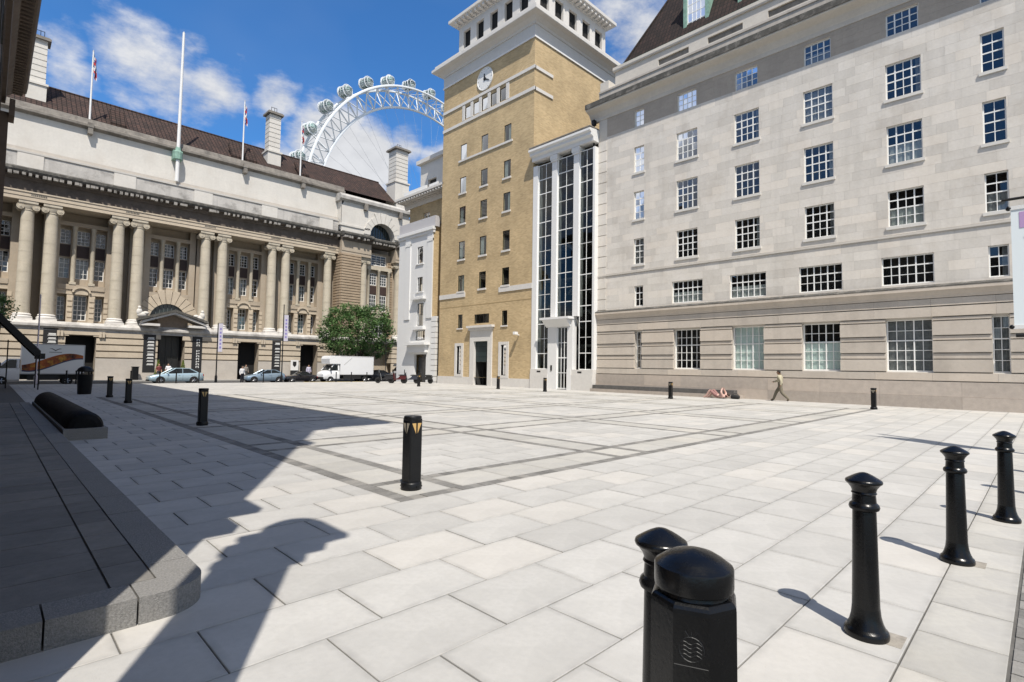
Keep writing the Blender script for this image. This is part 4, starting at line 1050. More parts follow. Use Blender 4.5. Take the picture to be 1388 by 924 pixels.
rake('pediment_rake', m_wstone, .0, .22, y=66.3, dy=2.6); rake('pediment_roof', m_soot, .27, .265, 11.1, 17.6, 66.15, 3.2)
m = MB(); m.box(11.35, 13.0, 66.4, 69, 5.55, 5.80); m.box(15.7, 17.35, 66.4, 69, 5.55, 5.80); m.each('pediment_return', m_wstone, ch)
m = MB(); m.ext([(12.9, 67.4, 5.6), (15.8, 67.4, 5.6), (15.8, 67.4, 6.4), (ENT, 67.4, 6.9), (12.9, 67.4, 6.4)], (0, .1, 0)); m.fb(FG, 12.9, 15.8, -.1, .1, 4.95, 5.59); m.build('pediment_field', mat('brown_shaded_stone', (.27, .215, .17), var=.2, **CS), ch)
for s in (-1, 1):
    m = MB(); x = ENT+s*2.75
    m.ell((x, 68.1, 6.75), (.55, .4, .35)); m.ell((x+s*.25, 68.0, 7.05), (.3, .28, .42)); m.ell((x+s*.25, 67.95, 7.5), (.17, .18, .2)); m.ell((x-s*.35, 68.0, 6.95), (.32, .25, .2)); m.build('reclining_figure', m_attic, ch, smooth=60)

# right-hand pavilion: rusticated piers, two columns, arched attic
m_pavc = mat('brown_rusticated_stone', (.43, .335, .24), var=.2, scale=1.0, streak=.2, **CS)
FP = ('Y', 66.95); PX0, PX1 = 33.6, 44.8
m = MB(); m.box(PX0, 36.45, 67.0, 70, -.2, 17.0); m.box(36.45, 44.8, 68.4, 70, -.2, 17.0); m.box(43.9, PX1, 67.0, 70, -.2, 17); m.each('pavilion_wall', m_tan, ch)
m = MB(); z = 5.6
while z < 16.8:
    m.fb(FP, PX0-.02, 36.45, -.1, .12, z, z+.27); m.fb(FP, 43.75, PX1, -.1, .12, z, z+.27); m.box(41.6, 42.3, 68.2, 68.5, z, z+.27); m.box(PX0-.12, PX0+.02, 67.0, 69, z, z+.27); z += .37
m.each('pavilion_course', m_pavc, ch)
m = MB(); z = .6
m.fb(FP, PX0, 36.9, -.1, .05, -.2, 2.0); m.fb(FP, 41.7, PX1, -.1, .05, -.2, 2.0)
for z in (2.1, 2.8, 3.5, 4.2): m.fb(FP, PX0, 36.9, -1.3, .08, z, z+.58); m.fb(FP, 41.7, PX1, -1.3, .08, z, z+.58)
m.each('pavilion_course', m_tanr, ch)
moulding('pavilion_ledge', FP, PX0-.3, PX1, [(-1.5, 4.85), (.2, 4.85), (.4, 5.05), (.4, 5.3), (0, 5.55), (-1.5, 5.56)], m_grey, ch)
pw = [(38.6, 39.75, 9.6, 11.9), (40.25, 41.4, 9.6, 11.9), (38.6, 39.75, 13.3, 15.0), (40.25, 41.4, 13.3, 15.0), (38.8, 41.2, 16.2, 17.7), (39.0, 41.0, 5.8, 8.0)]
m = MB(); holes(m, ('Y', 68.38), 36.5, 43.9, 5.5, 18.0, pw, depth=.01); m.build('pavilion_rear_wall', m_tan, ch) 
for o in pw: window(('Y', 68.38), *o, 3, 4, ch, dep=-.02, room=False, d=0, bar=.05, edge=.08, glass=mat('pane_dark', (.03, .033, .035), rough=.1, spec=.6))
m = MB()
for a, b in ((38.6, 39.75), (40.25, 41.4)): m.box(a, b, 68.30, 68.375, 12.0, 13.2)
m.each('spandrel_panel', m_brown, ch)
m = MB()
for u in (38.35, 40.0, 41.65): m.lathe([(.2, 9.5), (.2, 15.2), (.27, 15.3), (.27, 15.5)], (u, 68.1, 0), 12)
m.box(38.0, 42.0, 67.9, 68.37, 15.5, 16.0); m.box(38.0, 42.0, 67.95, 68.37, 9.2, 9.5); m.ext([(38.2, 67.9, 8.6), (41.8, 67.9, 8.6), (40, 67.9, 9.2)], (0, .45, 0)); m.build('pavilion_window_case', m_col, ch, smooth=40)
for x in (37.25, 42.95): column(x, 67.75)
m = MB(); m.fb(FP, PX0-.05, PX1, -2, 0, 16.87, 17.3); m.fb(FP, PX0-.05, PX1, -2, .06, 17.3, 17.75); m.fb(FP, PX0-.05, PX1, -2, .02, 17.75, 18.75); m.build('pavilion_architrave', m_tan, ch) if False else None
for a, b in ((PX0-.05, 38.0), (42.0, PX1)):
    m = MB(); m.fb(FP, a, b, -2, 0, 16.87, 17.3); m.fb(FP, a, b, -2, .06, 17.3, 17.75); m.fb(FP, a, b, -2, .02, 17.75, 18.75); m.build('pavilion_architrave', m_tan, ch)
    cornice_run(FP, a, b)
cornice_run(('Y', 67.75), 38.0, 42.0)
# attic of the pavilion with its lunette
FQ = ('Y', 67.6); ax, az, ar = 40.1, 20.3, 2.0
m = MB(); N_ = 20
def arcp(r, k, n=N_): a = math.pi*k/n; return (ax+r*math.cos(a), az+r*math.sin(a))
ring = [arcp(ar, k) for k in range(N_+1)]
out = []
for k in range(N_+1):
    a = math.pi*k/N_; c, s = math.cos(a), math.sin(a); t = min((44.8-ax)/max(c, 1e-6) if c > 0 else 1e9, (33.65-ax)/min(c, -1e-6) if c < 0 else 1e9, (24.6-az)/max(s, 1e-6)); out.append((ax+c*t, az+s*t))
for k in range(N_): m.quad((ring[k][0], 67.6, ring[k][1]), (out[k][0], 67.6, out[k][1]), (out[k+1][0], 67.6, out[k+1][1]), (ring[k+1][0], 67.6, ring[k+1][1]))
for k in range(N_): m.quad((ring[k][0], 67.6, ring[k][1]), (ring[k+1][0], 67.6, ring[k+1][1]), (ring[k+1][0], 69.2, ring[k+1][1]), (ring[k][0], 69.2, ring[k][1]))
m.box(33.65, 38.1, 67.601, 69, 19.85, 20.31); m.box(42.1, 44.8, 67.601, 69, 19.85, 20.31); m.box(33.65, 33.7, 67.6, 70, 19.85, 24.6); m.add([(33.65, 67.6, 24.6), (44.8, 67.6, 24.6), (44.8, 67.6, 24.59), (33.65, 67.6, 24.55)], [(0, 1, 2, 3)])
# corners left over by the fan
m.add([(out[0][0], 67.6, out[0][1]), (44.8, 67.6, 24.6), (out[1][0], 67.6, out[1][1])], [(0, 1, 2)])
m.build('pavilion_attic', m_attic, ch)
m = MB(); m.box(33.66, 44.79, 68.9, 70.4, 19.8, 24.6); m.build('pavilion_attic_core', m_attic, ch)
m = MB(); m.box(ax-2.1, ax+2.1, 68.80, 68.89, 19.8, 22.5); m.build('lunette_glass', MATS['dark_glass'], ch)
m = MB()
for k in range(-4, 5): m.box(ax+k*.42-.035, ax+k*.42+.035, 68.74, 68.80, 19.8, az+math.sqrt(max(0.02, ar*ar-(k*.42)**2)))
m.build('lunette_bars', MATS['grey_bar'], ch)
for k in range(11):
    a0, a1 = math.pi*k/11+.01, math.pi*(k+1)/11-.01; ro = 3.0+(.55 if 4 <= k <= 6 else 0)
    m = MB(); m.ext([(ax+ar*math.cos(a0), 67.48, az+ar*math.sin(a0)), (ax+ro*math.cos(a0), 67.48, az+ro*math.sin(a0)), (ax+ro*math.cos(a1), 67.48, az+ro*math.sin(a1)), (ax+ar*math.cos(a1), 67.48, az+ar*math.sin(a1))], (0, .13, 0)); m.build('voussoir', m_attic, ch)
moulding('pavilion_coping', FQ, 33.3, 44.8, [(-1.5, 24.3), (.1, 24.3), (.15, 24.42), (.45, 24.55), (.48, 24.95), (.2, 25.3), (-1.5, 25.4)], m_grey, ch)
moulding('pavilion_string', FQ, 33.45, 38.0, [(-.5, 20.9), (.12, 20.9), (.12, 21.15), (-.5, 21.25)], m_attic, ch)
for x in (37.2, 42.9):
    m = MB(); m.box(x-.25, x+.25, 67.1, 67.6, 23.6, 24.5); m.build('bracket', m_weather, ch)

# ------------------------------------------------------------------ flagpoles and flags on the hall
m_red, m_blue = mat('flag_red', (.40, .03, .03), rough=.8), mat('flag_blue', (.02, .03, .16), rough=.8); m_fw = mat('flag_white', (.65, .65, .66), rough=.8)
def flagpole(x, y, z0, z1, r, label, flag):
    t = thing('flagpole', label, 'flagpole', (x, y, z0), group='flagpoles on the hall roof')
    m = MB(); m.tube((x, y, z0), (x, y, z1), r, r*.6, seg=10); m.lathe([(0, -.09), (.09, 0), (0, .09)], (x, y, z1+.07), 8); m.build('pole', m_white, t, smooth=40)
    if flag:
        m = MB(); n = 8; ht = 1.9; vs = []
        for i in range(n+1):
            for j in range(7): vs.append((x+.03+.07*i*.55+.05*math.sin(i*1.4+j*.6), y+.16*math.sin(i*1.1+j*.25), z1-.1-j*ht/6-.14*i))
        fs = [(i*7+j, (i+1)*7+j, (i+1)*7+j+1, i*7+j+1) for i in range(n) for j in range(6)]
        m.add(vs, fs); m.mi = [(1 if (i+j) % 3 == 0 else (2 if (i*2+j) % 3 == 1 else 0)) for i in range(n) for j in range(6)]
        m.build('flag', [m_red, m_fw, m_blue], t)
    return t
flagpole(6.5, 69.5, 26.4, 34.1, .10, 'white flagpole nearest the left chimney with a furled red and blue flag', True)
bp = flagpole(14.2, 67.9, 21.9, 39.0, .20, 'tallest bare white flagpole clamped to the front of the hall', False)
m = MB(); m.lathe([(.22, 0), (.42, .1), (.45, .9), (.3, 1.1), (.22, 1.5)], (14.2, 67.95, 24.3), 10); m.box(13.75, 14.65, 67.9, 68.75, 24.4, 25.4); m.build('clamp', m_copper, bp)
flagpole(21.4, 69.5, 26.4, 34.3, .10, 'white flagpole between two chimneys with a furled red and white flag', True)
flagpole(28.6, 69.5, 26.4, 34.2, .10, 'white flagpole right of the middle chimney, in front of the big wheel', True)

# ------------------------------------------------------------------ big observation wheel beyond the hall
wy = thing('observation_wheel', 'giant white observation wheel with glass pods rising behind the hall roof', 'wheel', (137.51, 193.1, -.6))
wc = Vector((137.51, 193.10, 55.26+EYE)); wa = R(10.187); wd = Vector((math.cos(wa), math.sin(wa), 0)); wn = Vector((-wd.y, wd.x, 0))
def wp(r, a, o=0.0): return wc+wd*(r*math.cos(a))+Vector((0, 0, r*math.sin(a)))+wn*o
NS = 68
def ringtube(r, o, rad, nm):
    m = MB(); seg = 6; n = 136; vs = []
    for k in range(n):
        a = 2*math.pi*k/n
        for j in range(seg):
            b = 2*math.pi*j/seg; vs.append(wp(r+rad*math.cos(b), a, o+rad*math.sin(b)))
    m.add(vs, [(k*seg+j, ((k+1) % n)*seg+j, ((k+1) % n)*seg+(j+1) % seg, k*seg+(j+1) % seg) for k in range(n) for j in range(seg)]); m.build(nm, m_steelw, wy, smooth=60)
ringtube(64.4, -3.5, .5, 'rim_chord'); ringtube(64.4, 3.5, .5, 'rim_chord'); ringtube(57.0, 0, .5, 'rim_chord')
m = MB()
for k in range(NS):
    a, b, c = 2*math.pi*k/NS, 2*math.pi*(k+.5)/NS, 2*math.pi*(k+1)/NS
    for s in (-3.5, 3.5): m.tube(wp(64.4, a, s), wp(57, b, 0), .22, seg=4, cap=False); m.tube(wp(57, b, 0), wp(64.4, c, s), .22, seg=4, cap=False)
    m.tube(wp(64.4, a, -3.5), wp(64.4, a, 3.5), .15, seg=4, cap=False); m.tube(wp(64.4, a, -3.5), wp(64.4, c, 3.5), .12, seg=4, cap=False)
m.build('rim_lattice', m_steelw, wy)
m = MB()
for k in range(64):
    a = 2*math.pi*k/64; m.tube(wp(57, a, 0), wp(2.2, a+.35, 5 if k % 2 else -5), .035, seg=3, cap=False)
m.build('spoke_cables', mat('steel_cable', (.35, .38, .42), rough=.5), wy)
m = MB(); m.tube(wc-wn*9, wc+wn*9, 2.2, seg=20); m.build('hub', m_steelw, wy, smooth=40)
m = MB()
for s in (-1, 1): m.tube(wc-wn*8, Vector((wc.x, wc.y, -.5))-wn*32+wd*s*24, 1.3, .8, seg=10)
m.build('leg', m_steelw, wy, smooth=40)
m_pod = glass_mat('pod_glass', (.72, .84, .80), 1.5)
pg_ = MB(); pg_.ell((0, 0, 0), (2.0, 3.5, 2.0), 16, 12); me_pg = pg_.mesh('pod', [m_pod], smooth=80)
pf = MB()
for ax_ in (-2.6, -1.3, 0, 1.3, 2.6):
    rr = 2.03*math.sqrt(1-(ax_/3.95)**2)
    for k in range(16):
        a, b = 2*math.pi*k/16, 2*math.pi*(k+1)/16; pf.tube((rr*math.cos(a), ax_, rr*math.sin(a)), (rr*math.cos(b), ax_, rr*math.sin(b)), .09, seg=4, cap=False)
for k in range(8):
    a = 2*math.pi*k/8+.2
    for i in range(8):
        y0, y1 = -3.85+i*7.7/8, -3.85+(i+1)*7.7/8; r0, r1 = 2.03*math.sqrt(max(0, 1-(y0/3.95)**2)), 2.03*math.sqrt(max(0, 1-(y1/3.95)**2))
        pf.tube((r0*math.cos(a), y0, r0*math.sin(a)), (r1*math.cos(a), y1, r1*math.sin(a)), .06, seg=4, cap=False)
me_pf = pf.mesh('pod_frame', m_steelw)
pb = MB(); pb.ell((0, 0, -.75), (1.86, 3.5, 1.15), 14, 8); pb.box(-.9, .9, -2.4, 2.4, -.9, .2); me_pb = pb.mesh('pod_floor', mat('pod_floor', (.42, .47, .46), rough=.5), smooth=60)
pr = MB(); 
for s in (-1.6, 1.6): pr.lathe([(2.12, -.12), (2.3, -.12), (2.3, .12), (2.12, .12), (2.12, -.12)], (0, s, 0), 20, ax='Y')
me_pr = pr.mesh('pod_ring', m_steelw)
for k in range(34):
    a = R(154.9)-k*2*math.pi/34
    if math.sin(a) < .05: continue
    o = link('pod', me_pg, wy); o.location = wp(67.0, a); o.rotation_euler = (0, 0, wa)
    for nm, me in (('pod_frame', me_pf), ('pod_floor', me_pb), ('pod_ring', me_pr)):
        c = bpy.data.objects.new(nm, me); COL.objects.link(c); c.parent = o

# ------------------------------------------------------------------ LEFT NEAR: stone building whose shade falls on the square
lb = thing('shaded_stone_building', 'brown stone building with a deep bracketed cornice at the left edge, in shade', 'building', (-4, 30, 0))
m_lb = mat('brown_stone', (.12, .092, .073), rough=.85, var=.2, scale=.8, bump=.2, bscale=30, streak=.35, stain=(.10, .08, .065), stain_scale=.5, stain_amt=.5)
FL = lambda d: -.12+d          # outward is +X
def lbox(nm, d0, d1, y0, y1, z0, z1, mt=m_lb):
    m = MB(); m.box(FL(d0), FL(d1), y0, y1, z0, z1); return m.build(nm, mt, lb)
YN, YF = 2.92, 52.6
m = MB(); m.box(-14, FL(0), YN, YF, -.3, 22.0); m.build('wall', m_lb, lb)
for z0, z1, d in ((0, 1.1, .0), (5.4, 5.8, .16), (6.6, 6.9, .22), (14.9, 15.4, .18), (19.3, 20.0, .25)):
    if d: m = MB(); m.box(-14.1, FL(d), YN-d, YN+.7, z0, z1); m.build('string_course', m_lb, lb); m = MB(); m.box(-1, FL(.03), YN+.7, YF, z0, z1); m.build('string_course', m_lb, lb)
y = 8.0; k = 0
while y < YF-2:
    for z0 in (7.4, 11.0, 16.0):
        m = MB(); m.box(FL(-.02), FL(.04), y-.75, y+.75, z0-.2, z0); m.box(FL(-.02), FL(.02), y-.62, y+.62, z0, z0+2.3); m.build('window', m_room, lb)
    y += 4.1
lbox('end_pilaster', 0, .46, 51.6, YF, 0, 19.3); lbox('end_pilaster', .46, .76, 51.2, YF+.3, 19.0, 20.2)
# cornice: mitred round the near and far ends
prof = [(0, 20.3), (.25, 20.3), (.3, 20.9), (.55, 21.2), (.6, 21.5), (1.28, 21.75), (1.37, 21.85), (1.43, 22.3), (1.43, 22.62), (1.25, 22.9), (-.5, 23.0)]
m = MB(); vs = []; n = len(prof)
for cx, cy, sx, sy in ((FL(0), YN, 1, -1), (FL(0), YF, 1, 1), (-14, YF, -1, 1), (-14, YN, -1, -1)):
    for d, z in prof: vs.append((cx+sx*d, cy+sy*d, z))
fs = [(c*n+i, ((c+1) % 4)*n+i, ((c+1) % 4)*n+i+1, c*n+i+1) for c in range(4) for i in range(n-1)]+[tuple(c*n+n-1 for c in range(4))]
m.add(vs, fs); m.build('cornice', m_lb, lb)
m = MB(); y = YN
while y < YF+1: m.box(FL(.58), FL(1.15), y, y+.24, 21.42, 21.72); y += .48
m.build('cornice_modillions', m_lb, lb, kind='stuff')
# black awning let down from the wall
aw = thing('folded_awning', 'black folding awning with two sloping arms on the shaded building at far left', 'awning', (1, 42, 2))
for yy in (41.2, 43.4):
    m = MB(); m.ext([(.25, yy, 4.55), (.25, yy, 4.1), (2.05, yy, 1.95), (2.25, yy, 2.0), (2.25, yy, 2.25)], (0, .28, 0)); m.build('arm', m_blackm, aw)
    m = MB(); m.box(2.1, 2.45, yy-.05, yy+.33, 1.78, 2.1); m.build('end_bracket', m_blackm, aw)
m = MB(); m.ext([(.25, 41.5, 4.52), (2.2, 41.5, 2.18), (2.2, 41.5, 2.12), (.25, 41.5, 4.40)], (0, 1.88, 0)); m.build('canvas', mat('black_canvas', (.012, .012, .013), rough=.95), aw)
for xx, yy in ((.9, 43.9), (2.2, 43.9), (2.2, 41.0)):
    m = MB(); m.tube((xx, yy, 0), (xx, yy, 2.9 if xx < 1 else 2.0), .035, seg=6); m.build('stay', m_blackm, aw)
# free-standing gate pier close on the left of the camera (its shade lies on the paving)
gp = thing('gate_pier', 'tall stone gate pier with moulded cap casting the lobed shadow at lower left', 'pier', (-.35, 1.4, 0))
m = MB(); m.box(-.60, -.05, 1.27, 1.54, 0, 6.6); m.build('shaft', m_lb, gp)
m = MB(); m.box(-.56, -.03, 1.22, 1.57, 0, .5); m.build('base', m_lb, gp)
m = MB(); m.box(-.62, .03, 1.2, 1.57, 6.0, 6.25); m.box(-.62, .14, 1.12, 1.6, 6.45, 6.85); m.box(-.55, .28, 1.0, 1.62, 7.0, 7.2); m.box(-.53, .18, 1.07, 1.6, 6.85, 7.0); m.build('cap', m_lb, gp)
m = MB(); m.lathe([(.2, 7.2), (.30, 7.35), (.32, 7.55), (.25, 7.75), (.10, 7.88), (0, 7.9)], (-.16, 1.33, 0), 16); m.build('finial', m_lb, gp, smooth=50)

# ------------------------------------------------------------------ cast-iron bollards in the front row
def cast_bollard():
    t = thing('cast_iron_bollard', '', 'bollard', local=True, group='black cast-iron bollards in the front row')
    m = MB(); m.lathe([(0.1226, 0), (0.1252, .012), (0.1252, .032), (0.1184, .048), (0.1075, .056), (0.1042, .066), (0.0941, .088), (0.0832, .13), (0.0781, .18)], seg=32); m.build('base', m_black, t, smooth=40)
    m = MB(); m.lathe([(0.0777, .17), (0.0731, .4), (0.0664, .79), (0.0647, .80)], seg=32); m.build('shaft', m_black, t, smooth=40)
    m = MB(); m.lathe([(0.0655, .79), (0.0823, .80), (0.0874, .815), (0.0823, .832), (0.0689, .845), (0.0655, .895), (0.0722, .903), (0.0672, .915), (0.0739, .935), (0.089, .956), (0.0991, .966)], seg=32); m.build('neck_ring', m_black, t, smooth=40)
    m = MB(); m.lathe([(0.0941, .962), (0.1025, .968), (0.1054, .977), (0.1025, .986), (0.0941, .992), (0.0756, 1.004), (0.0504, 1.019), (0.0252, 1.031), (0.0101, 1.035), (0, 1.036)], seg=32); m.build('domed_cap', m_black, t, smooth=45)
    return t
cb0 = cast_bollard()
spots = [(1.995, 1.13, 'black cast-iron bollard half hidden behind the fat eight-sided post'), (4.10, .86, 'nearest fully visible black cast-iron bollard, with its shadow to the left'),
         (6.28, .61, 'middle black cast-iron bollard of the three on the right'), (8.46, .37, 'black cast-iron bollard at the right edge of the picture'),
         (10.6, .12, 'cast-iron bollard beyond the right edge, only its shadow in view'), (12.75, -.1, 'farthest cast-iron bollard beyond the right edge, only its shadow in view')]
for i, (x, y, lab) in enumerate(spots):
    if i == 0: cb0.location = (x, y, .0); cb0['label'] = lab
    else: dup(cb0, (x, y, 0), lab, rz=random.random()*6)
m_patch = mat('mortar_patch', (.34, .31, .265), rough=.95, var=.35, scale=12, grime=.5)
for x, y, _ in spots[1:3]:
    m = MB(); m.box(x-.05, x+.15, y-.19, y+.06, -.01, .0025); m.build('mortar_patch', m_patch, plaza_o)
# fat eight-sided post in front
fb = thing('octagonal_post', 'fat black eight-sided post with domed cap and crest in the foreground', 'bollard', (1.657, .822, 0), local=True)
rot = R(46.0)
m = MB(); m.lathe([(.155, 0), (.155, .05), (.142, .08), (.138, .945), (.1365, .957), (.132, .966), (.124, .972), (.10, .975)], seg=8, a0=rot); m.build('shaft', m_black, fb)
m = MB(); m.lathe([(.112, .965), (.105, .98), (.106, 1.0)], seg=32); m.build('neck', m_black, fb, smooth=40)
m = MB(); m.lathe([(.10, .988), (.118, .988), (.1215, .991), (.1225, .997), (.1225, 1.052), (.120, 1.058), (.115, 1.0605), (.095, 1.076), (.07, 1.090), (.035, 1.101), (0, 1.105)], seg=48); m.build('domed_cap', m_black, fb, smooth=24)
# crest: raised ring with wave lines and a rim frame on the face turned to the left of the camera
fa = rot+R(22.5)+R(45)*3.0
fn = Vector((math.cos(fa), math.sin(fa), 0)); ft = Vector((-fn.y, fn.x, 0)); fr_ = .138*math.cos(math.pi/8)+.0003
def fp(u, z): return fn*(fr_+.0018*(.90-z)/.4)+ft*u+Vector((0, 0, z))
m = MB(); cz_ = .845
for k in range(20):
    a, b = 2*math.pi*k/20, 2*math.pi*(k+1)/20; m.tube(fp(.036*math.cos(a), cz_+.036*math.sin(a)), fp(.036*math.cos(b), cz_+.036*math.sin(b)), .0016, seg=4)
for zz in (-.018, -.006, .006, .018):
    for k in range(8):
        u0, u1 = -.03+k*.0075, -.03+(k+1)*.0075; m.tube(fp(u0, cz_+zz+.004*math.sin(k*1.3)), fp(u1, cz_+zz+.004*math.sin((k+1)*1.3)), .0013, seg=4)
for s in (-.012, 0, .012): m.tube(fp(s*.5, cz_+.034), fp(s*1.5, cz_+.052), .0014, seg=4)
m.tube(fp(-.05, cz_-.05), fp(.048, cz_-.05), .0014, seg=4); m.build('crest', mat('worn_black_paint', (.009, .0094, .0102), rough=.5), fb)

# ------------------------------------------------------------------ square lit bollards round the paved square
m_lens = mat('amber_lens', (.52, .33, .12), rough=.35); m_lens2 = mat('dull_lens', (.28, .25, .20), rough=.4)
def lit_bollard():
    t = thing('lighting_bollard', '', 'bollard', local=True, group='square lighting bollards round the paved square')
    m = MB(); h = .100; c = .018
    sq = [(-h+c, -h), (h-c, -h), (h, -h+c), (h, h-c), (h-c, h), (-h+c, h), (-h, h-c), (-h, -h+c)]
    m.ext([(p[0], p[1], .10) for p in sq], (0, 0, .86)); m.build('post', m_blackm, t)
    m = MB(); m.lathe([(.138, 0), (.142, .02), (.142, .085), (.134, .10), (.115, .112)], seg=24); b = m.build('collar', m_blackm, t, smooth=40)
    m = MB()
    for a in range(8): m.tube((.138*math.cos(a*.785), .138*math.sin(a*.785), .05), (.150*math.cos(a*.785), .150*math.sin(a*.785), .05), .012, seg=6)
    m.each('bolt', m_blackm, b)
    m = MB(); m.lathe([(.118, .945), (.122, .955), (.122, .985), (.115, .998), (0, 1.003)], seg=24); m.build('cap', m_blackm, t, smooth=40)
    for rzz, mm in ((0, m_lens), (-math.pi/2, m_lens2)):
        m = MB(); q = Matrix.Rotation(rzz, 3, 'Z')
        pts = [q @ Vector(p) for p in ((-.075, -.1005, .905), (.075, -.1005, .905), (.0, -.1005, .735))]
        m.ext([tuple(p) for p in pts], tuple(q @ Vector((0, -.002, 0)))); m.build('lens', mm, t)
        m = MB(); pts = [q @ Vector(p) for p in ((-.012, -.103, .91), (.012, -.103, .91), (.012, -.103, .74), (-.012, -.103, .74))]; m.ext([tuple(p) for p in pts], tuple(q @ Vector((0, -.002, 0)))); m.build('lens_bar', m_blackm, t)
    return t
l0 = lit_bollard()
lsp = [(4.22, 6.18, 'big square lighting bollard with amber lens alone in the middle of the paving'), (4.24, 16.15, 'square lighting bollard in the shade, nearest behind the big one'),
       (4.22, 26.6, 'square lighting bollard in deep shade, right one of the close pair'), (4.22, 31.2, 'square lighting bollard in deep shade, left one of the close pair'),
       (29.6, 5.75, 'square lighting bollard in front of the wide lace-curtained ground-floor window'), (28.9, 15.75, 'square lighting bollard in front of the stone bench'),
       (28.9, 25.7, 'square lighting bollard in front of the white glazed door'), (28.9, 30.65, 'square lighting bollard in front of the brick tower corner'),
       (25.9, 37.2, 'square lighting bollard near the parked scooters')]
for i, (x, y, lab) in enumerate(lsp):
    if i == 0: l0.location = (x, y, 0); l0['label'] = lab
    else: dup(l0, (x, y, 0), lab)
# thin kerb posts along the street
kp = thing('kerb_post', '', 'post', local=True, group='thin black posts along the street kerb')
m = MB(); m.lathe([(.075, 0), (.07, .04), (.05, .06), (.048, .92), (.062, .94), (.062, .97), (.04, 1.0), (0, 1.01)], seg=12); m.build('post', m_blackm, kp, smooth=40)
KL = [(2.7, 'thin kerb post in front of the mural truck cab'), (4.2, 'thin kerb post in front of the mural truck rear wheel'), (4.75, 'thin kerb post just left of the black litter bin'), (8.05, 'thin kerb post left of the pale blue saloon'),
      (9.95, 'thin kerb post at the bonnet of the pale blue saloon'), (11.1, 'thin kerb post at the front door of the pale blue saloon'), (12.75, 'thin kerb post at the rear wheel of the pale blue saloon'),
      (17.95, 'thin kerb post before the door of the blue hatchback'), (24.95, 'thin kerb post before the white van cab'), (26.6, 'thin kerb post before the white van box'), (28.35, 'thin kerb post behind the white van')]
for i, (x, lab) in enumerate(KL):
    if i == 0: kp.location = (x, 50.1, 0); kp['label'] = lab
    else: dup(kp, (x, 50.1, 0), lab)
# litter bin
lbn = thing('litter_bin', 'black tapered litter bin standing in the shade left of the lighting bollards', 'bin', (3.66, 34.8, 0), local=True)
m = MB(); m.lathe([(.27, 0), (.29, .05), (.33, 1.0), (.34, 1.02)], seg=20); m.build('body', m_blackm, lbn, smooth=40)
m = MB(); m.lathe([(.34, 1.15), (.36, 1.18), (.30, 1.32), (.16, 1.42), (0, 1.44)], seg=20); m.build('hood', m_blackm, lbn, smooth=40)
m = MB()
for a in range(4): m.tube((.3*math.cos(a*1.57+.4), .3*math.sin(a*1.57+.4), 1.0), (.3*math.cos(a*1.57+.4), .3*math.sin(a*1.57+.4), 1.2), .04)
m.build('hood_post', m_blackm, lbn)

# ------------------------------------------------------------------ lamp posts with banners
m_ban = mat('banner_white', (.46, .45, .53), rough=.7); m_bant = mat('banner_violet', (.20, .17, .42), rough=.7)
def lamp(x, y, h, label, ban=None, r=.055, mt=m_blackm, top=True, z0=0):
    t = thing('lamp_post', label, 'lamp post', (x, y, z0), group='slender lamp posts along the street', local=True)
    m = MB(); m.lathe([(.11, 0), (.11, .55), (.085, .6), (r, .7), (r*.75, h)], seg=12); m.build('post', mt, t, smooth=40)
    if top:
        m = MB(); m.lathe([(.05, h), (.16, h+.12), (.18, h+.3), (.08, h+.42), (0, h+.5)], seg=12); m.build('lantern', m_blackm, t, smooth=40)
    if ban:
        z1, z2, w = ban
        m = MB(); m.box(.06, .06+w, -.01, .01, z1, z2); b = m.build('banner', m_ban, t)
        m = MB()
        for k in range(6):
            zz = z1+(z2-z1)*(.12+.13*k); m.box(.06+w*.3, .06+w*.68, -.018, -.012, zz, zz+(z2-z1)*.07)
        m.build('banner_mark', m_bant, b)
        m = MB(); m.tube((0, 0, z2+.03), (.1+w, 0, z2+.03), .018, seg=6); m.tube((0, 0, z1-.03), (.1+w, 0, z1-.03), .018, seg=6); m.build('banner_arm', m_blackm, t)
    return t
lamp(14.35, 51.2, 5.2, 'black street post with a narrow white banner right of the hall entrance', (2.7, 5.2, .34), top=False)
lamp(20.0, 51.2, 7.4, 'tall black street post with a pale lilac banner between two doorways', (3.9, 6.4, .4), top=False)
lamp(2.62, 51.5, 6.5, 'pale street post rising behind the mural truck', None, mt=mat('pale_post_paint', (.55, .50, .55), rough=.5), top=False)
lamp(31.2, 51.2, 5.0, 'thin street post right of the round tree', None, r=.04, top=False)
# banner post just outside the right edge; its banner reaches into view
bpst = thing('banner_post', 'white framed hanging banner on black arms at the right edge', 'banner', (15.3, -.75, 0))
m = MB(); m.lathe([(.12, 0), (.12, .7), (.09, .8), (.075, 7.4), (0, 7.5)], (15.3, -.75, 0), 14); m.build('post', m_blackm, bpst, smooth=40)
m = MB(); m.tube((15.3, -.75, 5.42), (15.3, .60, 5.42), .03); m.tube((15.3, -.75, 2.52), (15.3, .44, 2.52), .04); m.each('arm', m_blackm, bpst, smooth=40)
m = MB(); m.box(15.285, 15.315, -.62, .46, 2.70, 5.22); bn = m.build('banner_panel', mat('banner_pale', (.74, .80, .82), rough=.6), bpst)
m = MB(); m.box(15.27, 15.33, -.64, .475, 5.18, 5.26); m.box(15.27, 15.33, -.64, .475, 2.66, 2.74); m.each('banner_rail', m_white, bn)
m = MB(); m.ell((15.3, .49, 5.22), (.05, .05, .05)); m.ell((15.3, .49, 2.70), (.05, .05, .05)); m.each('rail_knob', m_blackm, bn, smooth=60)
